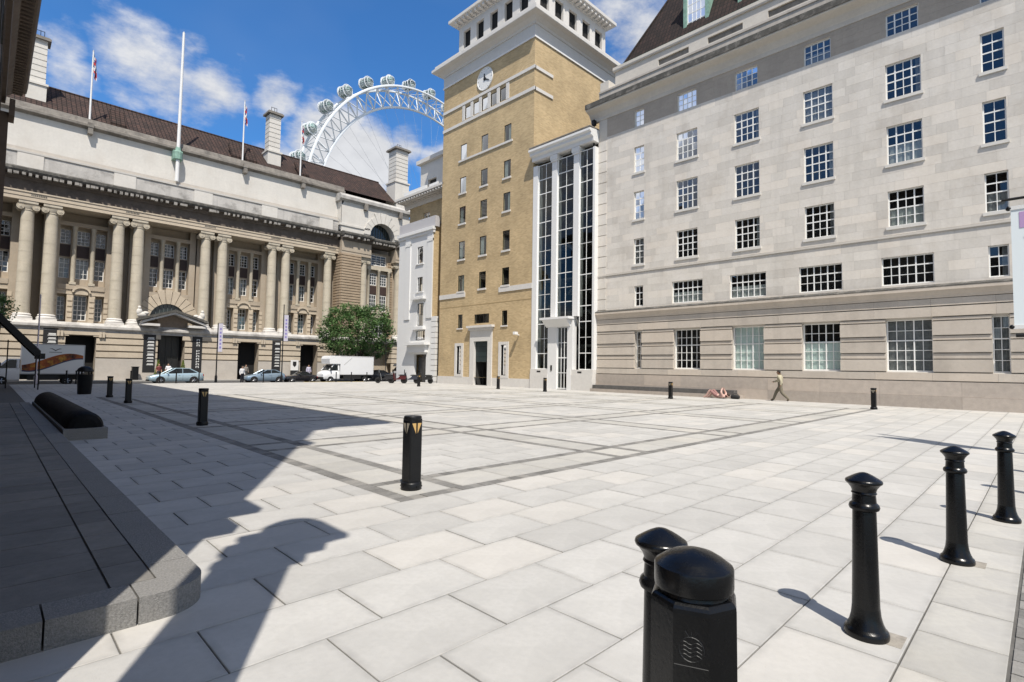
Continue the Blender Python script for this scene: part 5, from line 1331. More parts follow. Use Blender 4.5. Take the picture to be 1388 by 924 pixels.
for (y0, y1, z0, z1, c) in ((-.6, .33, 4.78, 5.12, (.45, .30, .52)), (-.6, .22, 4.0, 4.25, (.45, .04, .03)), (-.6, .20, 3.2, 3.75, (.42, .16, .36)), (-.6, .24, 2.80, 3.05, (.70, .48, .45))):
    m = MB(); m.box(15.278, 15.2845, y0, y1, z0, z1); m.build('banner_print', mat('print_%d' % int(c[0]*1000+c[1]*100), c, rough=.7), bn)
m = MB()
for k in range(5): m.box(15.279, 15.2845, .06+k*.045, .09+k*.045, 4.5+.06*math.sin(k*2), 4.62+.05*math.cos(k)); m.box(15.279, 15.2845, .08+k*.03, .098+k*.03, 3.84, 3.90)
m.build('banner_script', mat('print_blue_grey', (.30, .36, .42), rough=.7), bn)

# ------------------------------------------------------------------ things on the hall front: banners, plaques, boards
m_bb = mat('black_banner', (.018, .018, .019), rough=.6); m_bw = mat('banner_lettering', (.62, .62, .60), rough=.7)
def wall_banner(x0, x1, z0, z1, label, lines, letters=False, y=67.28):
    t = thing('wall_banner', label, 'banner', ((x0+x1)/2, y, z0), group='black banners on the hall front')
    m = MB(); m.box(x0, x1, y-.03, y+.03, z0, z1); m.build('panel', m_bb, t)
    m = MB(); c = (x0+x1)/2+.1; w = (x1-x0)*.29
    rnd = random.Random(3)
    for z, h in lines:
        if letters:
            k = rnd.random(); m.box(c-.17, c-.09, y-.04, y-.031, z, z+h); m.box(c+.06, c+.14, y-.04, y-.031, z+(h*.4 if k > .5 else 0), z+h); m.box(c-.09, c+.06, y-.04, y-.031, z+h*(.4 if k > .4 else .75), z+h*(.6 if k > .4 else .98))
        else:
            m.box(c-w, c+w, y-.04, y-.031, z, z+h*.28); m.box(c-w*.8, c+w*.9, y-.04, y-.031, z+h*.38, z+h*.98)
    m.build('lettering', m_bw, t)
    m = MB(); m.tube((x0, y, z1+.04), (x1, y, z1+.04), .035, seg=6); m.build('rail', m_blackm, t)
ln = [(4.1, .25), (3.75, .18), (3.4, .22), (3.08, .16), (2.75, .08), (2.38, .24), (2.05, .17), (1.75, .13), (1.38, .17)]
wall_banner(11.75, 12.85, .62, 4.62, 'black list banner left of the hall entrance', ln)
wall_banner(16.3, 17.3, .62, 4.62, 'black banner with vertical white letters right of the hall entrance', [(4.15-k*.30-(.32 if k > 2 else 0), .2) for k in range(10)], True)
wall_banner(25.0, 26.05, .55, 4.55, 'black list banner between the two dark doorways', [ln[0], (3.5, .2), (3.15, .16), (2.8, .08), (2.45, .18), (2.1, .15), (1.75, .14), (1.4, .17)])
wall_banner(3.75, 4.85, .62, 4.75, 'black list banner above the mural truck at far left', ln[:5])
def plaque(x, z, label):
    t = thing('wall_plaque', label, 'plaque', (x, 67.35, z), group='blue round plaques on the hall front')
    m = MB(); m.box(x-.85, x+.85, 67.36, 67.40, z-.16, z+.16); m.build('strip', m_attic, t)
    m = MB(); m.lathe([(0, -.03), (.24, -.03), (.25, 0)], (x, 67.355, z), 20, ax='Y'); m.build('disc', mat('plaque_blue', (.20, .24, .48), rough=.5), t)
    m = MB(); m.lathe([(.15, -.036), (.18, -.036), (.18, -.031), (.15, -.031), (.15, -.036)], (x, 67.355, z), 20, ax='Y'); m.build('ring', m_white, t)
plaque(10.15, 3.72, 'round blue plaque left of the hall entrance'); plaque(18.3, 3.68, 'round blue plaque right of the hall entrance')
ps = thing('poster_board', 'white poster board with dark emblem beside the right dark doorway', 'sign', (27.75, 66.9, -.17))
m = MB(); m.box(27.2, 28.15, 66.85, 66.93, -.17, .95); m.build('stand', m_bb, ps)
m = MB(); m.box(27.2, 28.15, 66.84, 66.94, .95, 2.25); m.build('sheet', m_white, ps)
m = MB(); m.ext([(27.45, 66.83, 2.05), (27.9, 66.83, 2.05), (27.9, 66.83, 1.6), (27.68, 66.83, 1.35), (27.45, 66.83, 1.6)], (0, .009, 0)); m.build('emblem', m_bb, ps)
db = thing('utility_box', 'small dark box at the foot of the hall wall left of the list banner', 'box', (11.0, 66.6, -.17))
m = MB(); m.box(10.75, 11.3, 66.35, 66.8, -.17, 1.15); m.build('cabinet', m_blackm, db); m = MB(); m.box(10.7, 11.35, 66.3, 66.85, 1.15, 1.22); m.build('lid', m_blackm, db)

# ------------------------------------------------------------------ foliage
def leaf_mat(name, c1, c2):
    m = bpy.data.materials.new(name); m.use_nodes = True; t = m.node_tree; n = t.nodes; l = t.links; b = n['Principled BSDF']
    at_ = n.new('ShaderNodeAttribute'); at_.attribute_name = 'tint'; mx = n.new('ShaderNodeMix'); mx.data_type = 'RGBA'; l.new(at_.outputs['Fac'], mx.inputs['Factor'])
    mx.inputs['A'].default_value = (*c1, 1); mx.inputs['B'].default_value = (*c2, 1); l.new(mx.outputs['Result'], b.inputs['Base Color']); b.inputs['Roughness'].default_value = .55; b.inputs['Specular IOR Level'].default_value = .3
    tl = n.new('ShaderNodeBsdfTranslucent'); l.new(mx.outputs['Result'], tl.inputs['Color']); ms = n.new('ShaderNodeMixShader'); ms.inputs[0].default_value = .22
    l.new(b.outputs[0], ms.inputs[1]); l.new(tl.outputs[0], ms.inputs[2]); l.new(ms.outputs[0], n['Material Output'].inputs['Surface']); return m
m_leaf = leaf_mat('leaf_green', (.055, .115, .04), (.15, .25, .085)); m_bark = mat('bark', (.12, .095, .07), rough=.95, var=.4, scale=6, bump=.6, bscale=25)
def tree(label, loc, h0, cz, rad, n_cl, leaf, seed, group=None):
    rn = random.Random(seed); t = thing('street_tree', label, 'tree', loc, local=True)
    tr = MB(); tr.tube((0, 0, 0), (0, 0, h0), .20, .16, seg=10); tips = []
    for k in range(9):
        a = k*2.4; e = Vector((math.cos(a)*rad[0]*.55, math.sin(a)*rad[1]*.55, cz+rn.uniform(-.4, .6)*rad[2])); b = Vector((0, 0, h0*.85)); mid = (b+e)/2+Vector((0, 0, .4))
        tr.tube(b, mid, .09, .06, seg=6); tr.tube(mid, e, .06, .025, seg=6)
    tr.build('trunk', m_bark, t, smooth=50)
    cr = MB(); vs = []; fs = []; ti = []
    for c in range(n_cl):
        while True:
            p = Vector((rn.uniform(-1, 1), rn.uniform(-1, 1), rn.uniform(-1, 1)))
            if .28 < p.length < 1: break
        p = p.normalized()*(p.length**.45)
        wob = 1+.13*math.sin(p.x*5+seed)+.10*math.sin(p.y*6+p.z*5)
        cen = Vector((p.x*rad[0]*wob, p.y*rad[1]*wob, cz+p.z*rad[2]*wob*(1 if p.z > 0 else .85))); cs = rn.uniform(.28, .62); tc_ = rn.random()*.55
        for k in range(26):
            q = Vector((rn.gauss(0, 1), rn.gauss(0, 1), rn.gauss(0, .7)))*cs*.55+cen
            s = leaf*rn.uniform(.6, 1.25); u = Vector((rn.gauss(0, 1), rn.gauss(0, 1), rn.gauss(0, .6))).normalized(); w = u.cross(Vector((rn.gauss(0, .5), rn.gauss(0, .5), 1))).normalized()
            o = len(vs); vs += [q-u*s, q+w*s*.42, q+u*s, q-w*s*.42]; fs.append((o, o+1, o+2, o+3)); ti.append(min(1, tc_+rn.random()*.45))
    cr.v = [tuple(v) for v in vs]; cr.f = fs; cr.mi = [0]*len(fs); cr.t = ti
    cr.build('crown', m_leaf, t, attr=True); return t
tree('round leafy green tree behind the white box van', (33.6, 61.6, -.25), 2.6, 6.1, (4.45, 3.3, 3.65), 680, .17, 5)
tree('small tree showing only twigs at the far left edge', (.55, 61.0, -.2), 3.6, 6.0, (.7, 1.0, 1.5), 45, .14, 9)
for x, lab in ((13.15, 'clipped cone shrub left of the hall entrance doors'), (15.25, 'clipped cone shrub right of the hall entrance doors')):
    t = thing('clipped_shrub', lab, 'shrub', (x+.1*(1 if x > 14 else -1), 66.6, -.17), local=True, group='clipped shrubs at the hall entrance')
    m = MB(); m.lathe([(.22, 0), (.28, .5), (.3, .52)], seg=12); m.build('pot', m_granite, t)
    rn = random.Random(2); m = MB()
    for k in range(700):
        z = rn.random()**1.4; a = rn.random()*6.28; r = .34*(1-z)*rn.uniform(.7, 1.05)+.03; q = Vector((r*math.cos(a), r*math.sin(a), .52+z*1.6)); u = Vector((rn.gauss(0, 1), rn.gauss(0, 1), rn.gauss(0, 1))).normalized()*.06; w = u.orthogonal()*.5
        m.add([q-u, q+w, q+u, q-w], [(0, 1, 2, 3)], t=rn.random())
    m.build('foliage', leaf_mat('shrub_leaf_%d' % int(x), (.09, .13, .02), (.2, .25, .05)), t, attr=True)

# ------------------------------------------------------------------ vehicles
m_tyre = mat('tyre_rubber', (.015, .015, .015), rough=.85); m_rim = mat('alloy', (.45, .46, .48), rough=.3, metal=.8)
m_cg = mat('car_glass', (.012, .016, .018), rough=.08, spec=.35); m_trim = mat('black_trim', (.02, .02, .02), rough=.6)
m_lamp = mat('headlamp', (.6, .62, .64), rough=.15); m_rlamp = mat('tail_lamp', (.25, .01, .01), rough=.2)
def wheel(x, y, r, w, par):
    m = MB(); m.lathe([(r*.62, -w/2), (r*.93, -w/2), (r, -w*.3), (r, w*.3), (r*.93, w/2), (r*.62, w/2)], (x, y, r), 24, ax='Y'); wo = m.build('wheel', m_tyre, par, smooth=40)
    s = -1 if y < 0 else 1
    m = MB(); m.lathe([(r*.64, s*w*.30), (r*.62, s*w*.44), (r*.5, s*w*.40), (r*.16, s*w*.42), (0, s*w*.46)] if s > 0 else [(0, s*w*.46), (r*.16, s*w*.42), (r*.5, s*w*.40), (r*.62, s*w*.44), (r*.64, s*w*.30)], (x, y, r), 20, ax='Y')
    for k in range(5):
        a = k*1.2566; m.tube((x, y+s*w*.47, r), (x+r*.56*math.cos(a), y+s*w*.45, r+r*.56*math.sin(a)), .035, .045, seg=4)
    m.build('rim', m_rim, wo, smooth=40)
def loft(secs, close=True):
    m = MB(); n = len(secs[0]); vs = [p for s in secs for p in s]
    fs = [(i*n+j, i*n+j+1, (i+1)*n+j+1, (i+1)*n+j) for i in range(len(secs)-1) for j in range(n-1)]
    if close: fs += [tuple(range(n))[::-1], tuple((len(secs)-1)*n+j for j in range(n))]
    m.add(vs, fs); return m
def sect(x, hw, zl, zb, crown=.04, k=.9):
    h = [(hw*.90, zl), (hw*.985, zl+.10), (hw, (zl+zb)/2), (hw*.985, zb-.10), (hw*.93, zb-.02), (hw*.72, zb+crown*.6), (0, zb+crown)]
    return [(x, -y, z) for y, z in h]+[(x, y, z) for y, z in h[::-1][1:]]
def car(label, loc, paint, body, cabin, roof, wheels, rz=0, open_top=False, wr=.32):
    t = thing('parked_car', label, 'car', loc, local=True, group='cars parked along the street', rz=rz)
    loft([sect(*s) for s in body]).build('body', paint, t, smooth=35)
    L0, L1 = body[0][0], body[-1][0]; hw = max(s[1] for s in body)
    for x in wheels:
        for s in (-1, 1):
            m = MB(); m.lathe([(0, 0), (wr*1.16, 0), (wr*1.16, .02), (0, .02)], (x, s*(hw-.008)-.01, wr+.01), 24, ax='Y'); m.build('wheel_arch', m_trim, t)
            wheel(x, s*(hw-.075), wr, .19, t)
    def hwat(x, col):
        for a, b in zip(body, body[1:]):
            if a[0] <= x <= b[0]: f = (x-a[0])/(b[0]-a[0]); return a[col]+(b[col]-a[col])*f
        return body[-1][col]
    x0, x1, x2, x3 = cabin; zr = roof
    b0, b3 = hwat(x0, 3), hwat(x3, 3)
    if not open_top:
        # glasshouse: two lofts, glass to just under the roof, painted roof skin above
        def cs(x, zb, zt, wb, wt): return [(x, -wb, zb), (x, -wt, zt), (x, wt, zt), (x, wb, zb)]
        g_ = MB(); wb = hw*.90; wt = hw*.72
        P8 = [(x0, -wb*.93, b0), (x0, wb*.93, b0), (x3, wb*.93, b3), (x3, -wb*.93, b3), (x1, -wt, zr), (x1, wt, zr), (x2, wt, zr), (x2, -wt, zr)]
        g_.add(P8, [(0, 1, 5, 4), (1, 2, 6, 5), (2, 3, 7, 6), (3, 0, 4, 7)]); g_.build('windows', m_cg, t)
        r_ = loft([[(x1-.1, -wt*1.0, zr-.03), (x1-.1, 0, zr-.0), (x1-.1, wt, zr-.03)], [(x1+.15, -wt*1.03, zr-.01), (x1+.15, 0, zr+.05), (x1+.15, wt*1.03, zr-.01)], [((x1+x2)/2, -wt*1.04, zr), ((x1+x2)/2, 0, zr+.065), ((x1+x2)/2, wt*1.04, zr)], [(x2-.1, -wt*1.03, zr-.01), (x2-.1, 0, zr+.05), (x2-.1, wt*1.03, zr-.01)], [(x2+.15, -wt, zr-.06), (x2+.15, 0, zr-.02), (x2+.15, wt, zr-.06)]], False)
        r_.build('roof', paint, t, smooth=50)
        m = MB()
        for s in (-1, 1):
            m.tube((x0, s*wb*.935, b0-.02), (x1, s*wt*1.01, zr), .04, seg=6); m.tube((x3, s*wb*.935, b3-.02), (x2, s*wt*1.01, zr), .06, .05, seg=6); xm = (x1+x2)/2; m.tube((xm, s*wb*.97, hwat(xm, 3)-.03), (xm, s*wt*1.03, zr), .03, seg=6); m.tube((x1, s*wt*1.02, zr), (x2, s*wt*1.02, zr), .03, seg=6)
        m.build('pillar', paint, t, smooth=50)
    m = MB()
    for s in (-1, 1): m.ell((L0+.20, s*hw*.66, body[1][3]-.10), (.16, .17, .075))
    m.each('headlight', m_lamp, t, smooth=60)
    m = MB()
    for s in (-1, 1): m.box(L1-.2, L1-.02, s*hw*.55, s*hw*.88, body[-2][3]-.28, body[-2][3]-.1)
    m.each('tail_light', m_rlamp, t)
    m = MB(); m.box(L0-.02, L0+.3, -hw*.6, hw*.6, .24, .36); m.box(L1-.3, L1+.02, -hw*.7, hw*.7, .26, .40); m.each('bumper_grille', m_trim, t)
    m = MB()
    for s in (-1, 1):
        m.ell((x0+.25, s*(hw+.06), b0+.05), (.07, .09, .06))
        for xx in (x0+.55, (x1+x2)/2+.12): m.box(xx+.55, xx+.70, s*(hw-.005), s*(hw+.015), b0-.12, b0-.09)
    m.each('mirror_or_handle', paint, t, smooth=60)
    m = MB()
    for s in (-1, 1):
        for xx in (x0+.25, (x1+x2)/2, x3-.35): m.box(xx-.006, xx+.006, s*(hw-.02), s*(hw+.002), .36, b0-.08)
    m.each('door_gap', m_trim, t)
    return t
p_lb = mat('pale_blue_paint', (.38, .50, .56), rough=.28, spec=.5, metal=.35, coat=.6); p_bg = mat('blue_grey_paint', (.24, .32, .40), rough=.3, spec=.5, metal=.35, coat=.6); p_bk = mat('black_car_paint', (.010, .010, .014), rough=.25, coat=.6); p_wh = mat('white_van_paint', (.74, .745, .75), rough=.4, coat=.3)
sedan = [(-2.27, .66, .38, .58), (-2.15, .80, .24, .68), (-1.7, .87, .20, .80), (-1.0, .89, .19, .93), (0, .90, .19, .97), (1.0, .90, .19, 1.0), (1.75, .88, .22, 1.03), (2.12, .82, .28, 1.0), (2.25, .72, .42, .86)]
car('pale blue saloon car parked before the hall entrance', (13.0, 59.0, -.3), p_lb, sedan, (-1.05, -.15, 1.0, 1.78), 1.44, (-1.38, 1.36))
hatch = [(-2.0, .64, .36, .56), (-1.88, .78, .24, .68), (-1.4, .86, .2, .80), (-.75, .88, .19, .94), (.1, .88, .19, .98), (1.0, .88, .2, 1.04), (1.65, .86, .25, 1.02), (1.9, .80, .3, .92), (2.0, .7, .42, .8)]
car('blue grey hatchback parked between two street posts', (21.2, 59.0, -.3), p_bg, hatch, (-.85, .05, .9, 1.75), 1.36, (-1.28, 1.26))
rstr = [(-1.85, .6, .34, .5), (-1.72, .74, .22, .60), (-1.2, .82, .18, .72), (-.5, .83, .17, .82), (.4, .83, .17, .84), (1.2, .83, .2, .86), (1.6, .78, .26, .80), (1.75, .68, .4, .7)]
car('low black coupe parked left of the white van', (25.15, 59.2, -.3), p_bk, rstr, (-.55, .0, .5, 1.05), 1.18, (-1.15, 1.15), wr=.30)
car('dark car half hidden in the tree shade behind the white van', (36.2, 62.0, -.3), p_bk, hatch, (-.85, .05, .9, 1.75), 1.40, (-1.28, 1.26))
def van(label, loc, box_h, box_l, total, mural=None, sc=1.0, group='vans and trucks on the street', low=.55):
    t = thing('box_van', label, 'van', loc, local=True, group=group)
    # cab faces -x
    secs = []
    for x, zb, wz in ((-total/2, .95, .82), (-total/2+.15, 1.15, .93), (-total/2+.75, 1.38, .98)): secs.append(sect(x, wz, .35, zb, .05))
    xs = -total/2+.75
    loft(secs+[sect(-total/2+1.9, 1.0, .35, 1.4, .05)]).build('cab', p_wh, t, smooth=35)
    c = MB(); z1 = 2.05; wb, wt = .96, .86; xa, xb = -total/2+.6, -total/2+1.9
    P8 = [(xa, -wb, 1.38), (xa, wb, 1.38), (xb, wb, 1.38), (xb, -wb, 1.38), (xa+.62, -wt, z1), (xa+.62, wt, z1), (xb, wt, z1), (xb, -wt, z1)]
    c.add(P8, [(0, 1, 5, 4), (1, 2, 6, 5), (2, 3, 7, 6), (3, 0, 4, 7), (4, 5, 6, 7)]); c.build('cab_windows', m_cg, t)
    m = MB()
    for s in (-1, 1): m.tube((xa, s*wb, 1.36), (xa+.62, s*wt, z1), .06, seg=6); m.tube((xb-.12, s*wb, 1.36), (xb-.12, s*wt, z1), .1, seg=6); m.tube((xa+.6, s*wt, z1), (xb, s*wt, z1), .05, seg=6)
    m.box(xa+.55, xb, -wt, wt, z1-.02, z1+.05); m.build('pillar', p_wh, t)
    bx0 = -total/2+1.95; bx1 = total/2
    m = MB(); h = box_h
    side = [(bx0, low+.35), (bx1, low+.35), (bx1, h-.05), (bx1-.05, h)]
    if mural is None: side += [(bx0-1.0, h), (bx0-1.25, h-.1), (bx0-1.35, h-.35), (bx0-1.3, z1+.08), (bx0, z1+.08)]
    else: side += [(bx0+.05, h), (bx0, h-.05)]
    m.ext([(x, -1.05, z) for x, z in side], (0, 2.1, 0)); bo = m.build('box', p_wh, t)
    m = MB(); m.box(bx0, bx1, -1.06, -1.051, low+.33, low+.43); m.box(bx0, bx1, -1.058, -1.051, h-.09, h-.02); m.box(bx1-.06, bx1+.01, -1.06, 1.06, low+.33, h-.02); m.build('box_trim', mat('alu_trim', (.5, .5, .5), rough=.4), bo)
    m = MB(); m.box(bx0, bx1, -.5, .5, .45, low+.35); m.box(bx0+.4, bx1-1.6, -1.0, -.95, .4, .8); m.box(bx1-.1, bx1, -.95, .95, .45, .62); m.build('chassis', m_trim, t)
    for x in (-total/2+.85, bx1-1.05):
        for s in (-1, 1): wheel(x, s*.9, .36, .22, t)
    m = MB()
    for s in (-1, 1): m.ell((-total/2+.08, s*.68, .88), (.1, .2, .13)); 
    m.each('headlight', m_lamp, t, smooth=60)
    m = MB(); m.box(-total/2-.04, -total/2+.2, -.85, .85, .35, .62); m.build('bumper', m_trim, t)
    m = MB(); m.box(xa+.1, xa+.2, -1.25, -1.05, 1.45, 1.8); m.tube((xa+.15, -.95, 1.5), (xa+.15, -1.1, 1.55), .02); m.build('mirror', m_trim, t)
    if mural:
        mm = mat('mural_flame', (.55, .14, .03), rough=.6, col2=(.03, .012, .012), scale=1.6, stain=(.65, .36, .05), stain_scale=2.6, stain_amt=1.0)
        m = MB(); n = 24; w = bx1-bx0
        def cen(f): return low+.35+(h-low-.35)*(.40+.20*math.sin((f-.45)*3.6))
        for k in range(n):
            f0, f1 = k/n, (k+1)/n; t0, t1 = .10+.16*math.sin(f0*3.0+.3), .10+.16*math.sin(f1*3.0+.3)
            m.add([(bx0+.05+f0*(w-.15), -1.056, cen(f0)-t0*1.3), (bx0+.05+f1*(w-.15), -1.056, cen(f1)-t1*1.3), (bx0+.05+f1*(w-.15), -1.056, cen(f1)+t1*1.5), (bx0+.05+f0*(w-.15), -1.056, cen(f0)+t0*1.5)], [(0, 1, 2, 3)])
        m.build('mural_ribbon', mm, bo)
        m = MB()
        for k in range(n):
            f0, f1 = k/n, (k+1)/n; t0, t1 = .10+.16*math.sin(f0*3.0+.3), .10+.16*math.sin(f1*3.0+.3)
            m.add([(bx0+.05+f0*(w-.15), -1.055, cen(f0)-t0*1.3-.10), (bx0+.05+f1*(w-.15), -1.055, cen(f1)-t1*1.3-.10), (bx0+.05+f1*(w-.15), -1.055, cen(f1)-t1*1.3), (bx0+.05+f0*(w-.15), -1.055, cen(f0)-t0*1.3)], [(0, 1, 2, 3)])
        m.build('mural_edge', mat('mural_blue', (.05, .06, .12), rough=.6), bo)
        m = MB(); cx_, cz_ = bx0+w*.52, h-.42
        for s in (-1, 1):
            pts = [(cx_, cz_-.06), (cx_+s*.22, cz_+.07), (cx_+s*.42, cz_+.05), (cx_+s*.2, cz_+.0), (cx_, cz_-.14)]
            m.ext([(p[0], -1.0545, p[1]) for p in pts], (0, .003, 0))
        m.box(cx_-.4, cx_+.4, -1.056, -1.052, cz_-.26, cz_-.22); m.build('bird_emblem', m_trim, bo)
    else:
        m = MB()
        for k in range(9): m.box(bx0+.45+k*.11, bx0+.53+k*.11, -1.056, -1.052, 2.0+k*.09, 2.13+k*.09)
        m.build('box_lettering', mat('pale_grey_print', (.45, .45, .44), rough=.7), bo)
    return t
van('white box van with over-cab body parked before the round tree', (30.1, 58.2, -.3), 3.05, 4.0, 6.2)
van('truck with a flame coloured mural on its white side, in shade', (3.0, 58.6, -.3), 3.35, 3.8, 5.9, mural=True)
van('small white van with dark windows parked near the white building', (41.6, 62.5, -.3), 2.3, 2.6, 4.6)

# ------------------------------------------------------------------ scooters by the white building
def scooter(label, loc, rz, paint):
    t = thing('parked_scooter', label, 'scooter', loc, local=True, group='scooters parked by the white building', rz=rz)
    for x in (-.62, .62):
        m = MB(); m.lathe([(.17, -.06), (.26, -.06), (.29, 0), (.26, .06), (.17, .06), (.17, -.06)], (x, 0, .29), 16, ax='Y'); m.build('wheel', m_tyre, t, smooth=40)
    m = MB(); m.ext([(-.2, -.13, .35), (.75, -.13, .40), (.85, -.13, .72), (.25, -.13, .78), (.05, -.13, .55), (-.2, -.13, .45)], (0, .26, 0)); m.ext([(-.35, -.2, .3), (-.25, -.2, .3), (-.42, -.2, 1.0), (-.52, -.2, .95)], (0, .4, 0)); m.build('body', paint, t)
    m = MB(); m.ell((.42, 0, .80), (.42, .16, .08)); m.build('seat', m_trim, t, smooth=60)
    m = MB(); m.tube((-.62, 0, .29), (-.42, 0, 1.0), .035); m.tube((-.42, -.34, 1.05), (-.42, .34, 1.05), .022); m.ell((-.5, 0, .92), (.09, .11, .1)); m.build('handlebar', m_trim, t)
    m = MB(); m.box(-.56, -.53, -.18, .18, 1.0, 1.35); m.build('screen', m_cg, t)
for k, (x, y, rz, c, lab) in enumerate([(27.6, 45.4, R(-38), (.02, .02, .022), 'leftmost black scooter of the parked row'), (28.7, 44.7, R(-50), (.07, .012, .014), 'dark red scooter in the parked row'), (29.6, 44.0, R(-42), (.03, .035, .05), 'dark blue scooter in the parked row'), (30.8, 43.3, R(-55), (.02, .02, .02), 'rightmost black scooter near the brick tower')]):
    scooter(lab, (x, y, 0), rz, mat('scooter_paint_%s' % 'abcd'[k], c, rough=.3, coat=.5))

# ------------------------------------------------------------------ people
def person(label, loc, rz, J, cols, hair=(.02, .015, .012), scale=1.0, hands=False):
    """J: joints; one continuous skinned body, material by nearest bone"""
    bones = [('pelvis', 'chest', 0), ('chest', 'neck', 0), ('neck', 'head', 2)]
    for s in 'lr':
        bones += [('chest', 'sh'+s, 0), ('sh'+s, 'el'+s, 0), ('el'+s, 'wr'+s, 3), ('wr'+s, 'ha'+s, 2), ('pelvis', 'hi'+s, 1), ('hi'+s, 'kn'+s, 1), ('kn'+s, 'an'+s, 4), ('an'+s, 'to'+s, 5)]
    rad = {'pelvis': .175, 'chest': .195, 'neck': .07, 'head': .07, 'sh': .092, 'el': .066, 'wr': .048, 'ha': .042, 'hi': .125, 'kn': .092, 'an': .068, 'to': .05}
    names = list(J); idx = {n: i for i, n in enumerate(names)}
    me = bpy.data.meshes.new('skeleton'); me.from_pydata([J[n] for n in names], [(idx[a], idx[b]) for a, b, _ in bones], [])
    o = bpy.data.objects.new('skeleton', me); COL.objects.link(o)
    md = o.modifiers.new('skin', 'SKIN'); md.use_smooth_shade = True
    for i, n in enumerate(names):
        r = rad.get(n, rad.get(n[:2], .05)); sv = me.skin_vertices[0].data[i]; sv.radius = (r, r*(.78 if n in ('pelvis', 'chest') else 1)); sv.use_root = (n == 'pelvis')
    ss = o.modifiers.new('sub', 'SUBSURF'); ss.levels = 1; ss.render_levels = 1
    dg = bpy.context.evaluated_depsgraph_get(); dg.update(); bm_ = bpy.data.meshes.new_from_object(o.evaluated_get(dg)); bpy.data.objects.remove(o); bpy.data.meshes.remove(me)
    vs = [tuple(v.co) for v in bm_.vertices]; fs = [tuple(p.vertices) for p in bm_.polygons]; bpy.data.meshes.remove(bm_)
    mb = MB(); mb.v = vs; mb.f = fs; mb.t = [0]*len(fs); mb.mi = []
    bs = [(Vector(J[a]), Vector(J[b]), c) for a, b, c in bones]
    for f in fs:
        c = sum((Vector(vs[i]) for i in f), Vector())/len(f); best = (9, 0)
        for a, b, k in bs:
            tt = max(0, min(1, (c-a).dot(b-a)/(b-a).length_squared)); dd = (c-(a+(b-a)*tt)).length
            if dd < best[0]: best = (dd, k)
        mb.mi.append(best[1])
    hd = Vector(J['head']); up = (hd-Vector(J['neck'])).normalized(); fw = Vector(J.get('face', (0, 1, 0))) if 'face' in J else Vector((0, 1, 0))
    hc = hd+up*.055
    mb.ell(hc, (.078, .095, .115), 14, 10, 2); mb.ell(hc+Vector((0, .095, -.015)), (.014, .02, .022), 6, 5, 2)
    for s in (-1, 1): mb.ell(hc+Vector((s*.08, -.005, -.01)), (.012, .022, .032), 6, 5, 2)
    if hands:
        for s in 'lr':
            h = Vector(J['ha'+s]); d = (h-Vector(J['wr'+s])).normalized(); sd = d.cross(Vector((0, 0, 1)));  sd = sd.normalized() if sd.length > .1 else Vector((1, 0, 0))
            for k in range(4): mb.tube(h+sd*(k-1.5)*.018, h+sd*(k-1.5)*.022+d*(.07-.008*abs(k-1.5))+Vector((0, 0, -.012)), .009, .007, seg=6, mi=2)
            mb.tube(h-d*.02, h-d*.0+sd*.05+d*.03, .010, .008, seg=6, mi=2)
    t = thing('person', label, 'person', loc, local=True, rz=rz); t.scale = (scale,)*3
    cm = [mat('cloth_%02d%02d%02d' % tuple(int(c*99) for c in q), q, rough=.9, var=.15, scale=8) for q in cols]
    b = mb.build('body', cm, t, smooth=60)
    m = MB(); m.ell(hc+Vector((0, -.018, .028)), (.086, .098, .105), 14, 10); m.build('hair', mat('hair_%d' % int(hair[0]*1000), hair, rough=.7), t, smooth=60)
    return t
STAND = dict(pelvis=(0, 0, .97), chest=(0, 0, 1.28), neck=(0, 0, 1.48), head=(0, .02, 1.58), shl=(-.19, 0, 1.41), shr=(.19, 0, 1.41), ell=(-.25, -.02, 1.13), elr=(.25, -.02, 1.13), wrl=(-.26, .06, .89), wrr=(.26, .06, .89), hal=(-.26, .09, .81), har=(.26, .09, .81),
             hil=(-.10, 0, .92), hir=(.10, 0, .92), knl=(-.11, .02, .5), knr=(.11, .02, .5), anl=(-.11, -.02, .08), anr=(.11, -.02, .08), tol=(-.13, .13, .035), tor=(.13, .13, .035))
WALK = dict(pelvis=(0, 0, .95), chest=(0, .03, 1.27), neck=(0, .05, 1.47), head=(0, .08, 1.57), shl=(-.19, .03, 1.40), shr=(.19, .03, 1.40), ell=(-.26, -.12, 1.16), elr=(.26, .20, 1.17), wrl=(-.27, -.10, .92), wrr=(.22, .42, 1.08), hal=(-.27, -.07, .85), har=(.21, .50, 1.08),
            hil=(-.10, 0, .90), hir=(.10, 0, .90), knl=(-.11, -.10, .49), knr=(.11, .26, .52), anl=(-.11, -.46, .15), anr=(.11, .42, .09), tol=(-.11, -.36, .045), tor=(.11, .57, .05))
sk_, sk2 = (.42, .26, .18), (.30, .18, .12)
olive, khaki = (.44, .40, .29), (.17, .15, .11)
person('walking person in olive jacket and khaki trousers by the pale wall', (32.3, 10.75, 0), R(0), WALK, [olive, khaki, sk2, olive, khaki, (.12, .09, .06)], hands=True, scale=1.02)
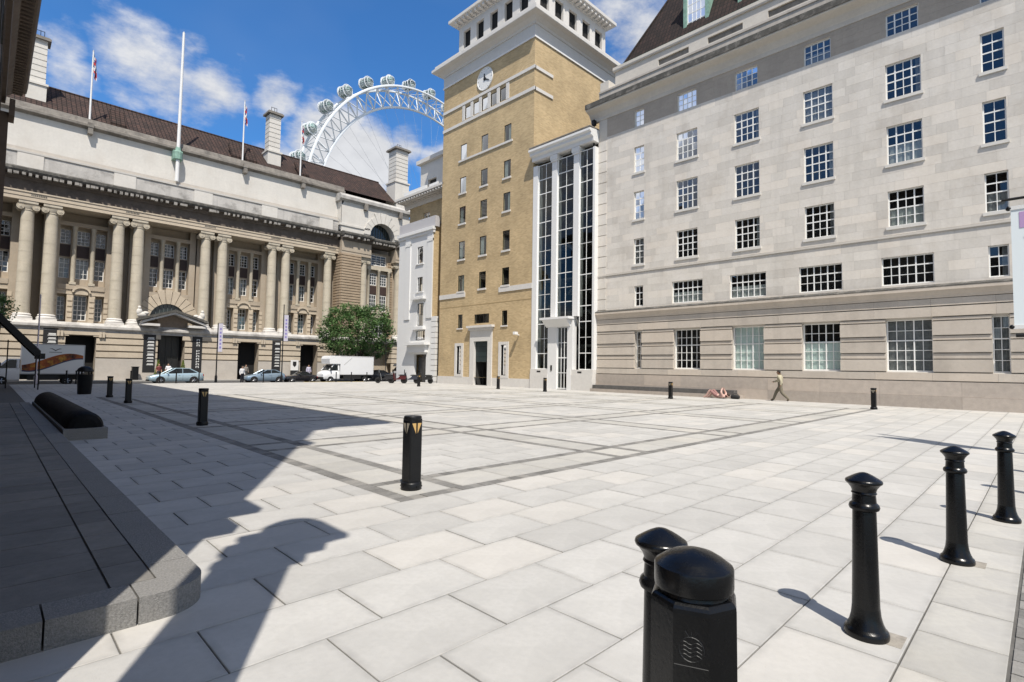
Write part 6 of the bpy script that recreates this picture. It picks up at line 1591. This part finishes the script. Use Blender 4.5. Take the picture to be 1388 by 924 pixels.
LIE = dict(pelvis=(0, 0, .15), chest=(0, -.32, .15), neck=(0, -.53, .17), head=(0, -.63, .20), shl=(-.19, -.45, .15), shr=(.19, -.45, .15), ell=(-.30, -.40, .38), elr=(.30, -.36, .36), wrl=(-.14, -.35, .55), wrr=(.14, -.33, .55), hal=(-.09, -.36, .62), har=(.09, -.36, .62),
           hil=(-.1, .05, .14), hir=(.1, .05, .14), knl=(-.13, .42, .50), knr=(.15, .36, .52), anl=(-.13, .72, .08), anr=(.15, .66, .08), tol=(-.13, .90, .04), tor=(.15, .84, .04))
pink = (.62, .40, .34)
person('person lying with bent knees on the paving beside the stone bench', (32.15, 14.35, 0), R(-6), LIE, [pink, (.30, .16, .15), pink, pink, pink, pink], hair=(.05, .03, .02), hands=True)
person('person in white shirt and dark trousers standing by the blue hatchback', (18.45, 57.3, -.3), R(200), STAND, [(.75, .75, .76), (.015, .016, .025), sk_, (.75, .75, .76), (.015, .016, .025), (.02, .02, .02)])
person('person in pale lilac shirt at the right dark doorway', (29.4, 66.6, -.17), R(170), STAND, [(.52, .50, .62), (.4, .38, .46), sk_, (.52, .50, .62), (.4, .38, .46), (.1, .1, .1)], scale=1.05)
person('person in white top at the hall entrance behind the pale blue car', (13.9, 66.2, -.17), R(160), STAND, [(.70, .70, .72), (.10, .1, .14), sk_, sk_, (.1, .1, .14), (.05, .05, .05)])
person('person in dark red top at the hall entrance, left of the one in white', (13.0, 66.0, -.17), R(190), STAND, [(.16, .04, .04), (.05, .05, .06), sk_, sk_, (.05, .05, .06), (.05, .05, .05)], hair=(.2, .12, .06), scale=.97)
person('person in grey standing in the dark doorway behind the hatchback', (21.9, 66.8, -.17), R(180), STAND, [(.22, .20, .18), (.06, .06, .06), sk_, (.22, .2, .18), (.06, .06, .06), (.03, .03, .03)])
bag = thing('black_bag', 'black holdall lying beside the person at the stone bench', 'bag', (32.35, 13.35, 0), local=True)
m = MB(); m.lathe([(0, -.25), (.11, -.24), (.13, -.15), (.13, .15), (.11, .24), (0, .25)], (0, 0, .13), 14, ax='Y'); m.build('holdall', m_trim, bag, smooth=50)
m = MB()
for k in range(8):
    a, b = math.pi*k/8, math.pi*(k+1)/8; m.tube((.05, .16*math.cos(a), .25+.08*math.sin(a)), (.05, .16*math.cos(b), .25+.08*math.sin(b)), .014, seg=5)
m.build('handle', m_trim, bag)
st_ = MB(); st_.box(34.2, 60, 52.0, 52.0, 0, .1) if False else None

for o in bpy.data.objects:
    if 'local' in o: del o['local']
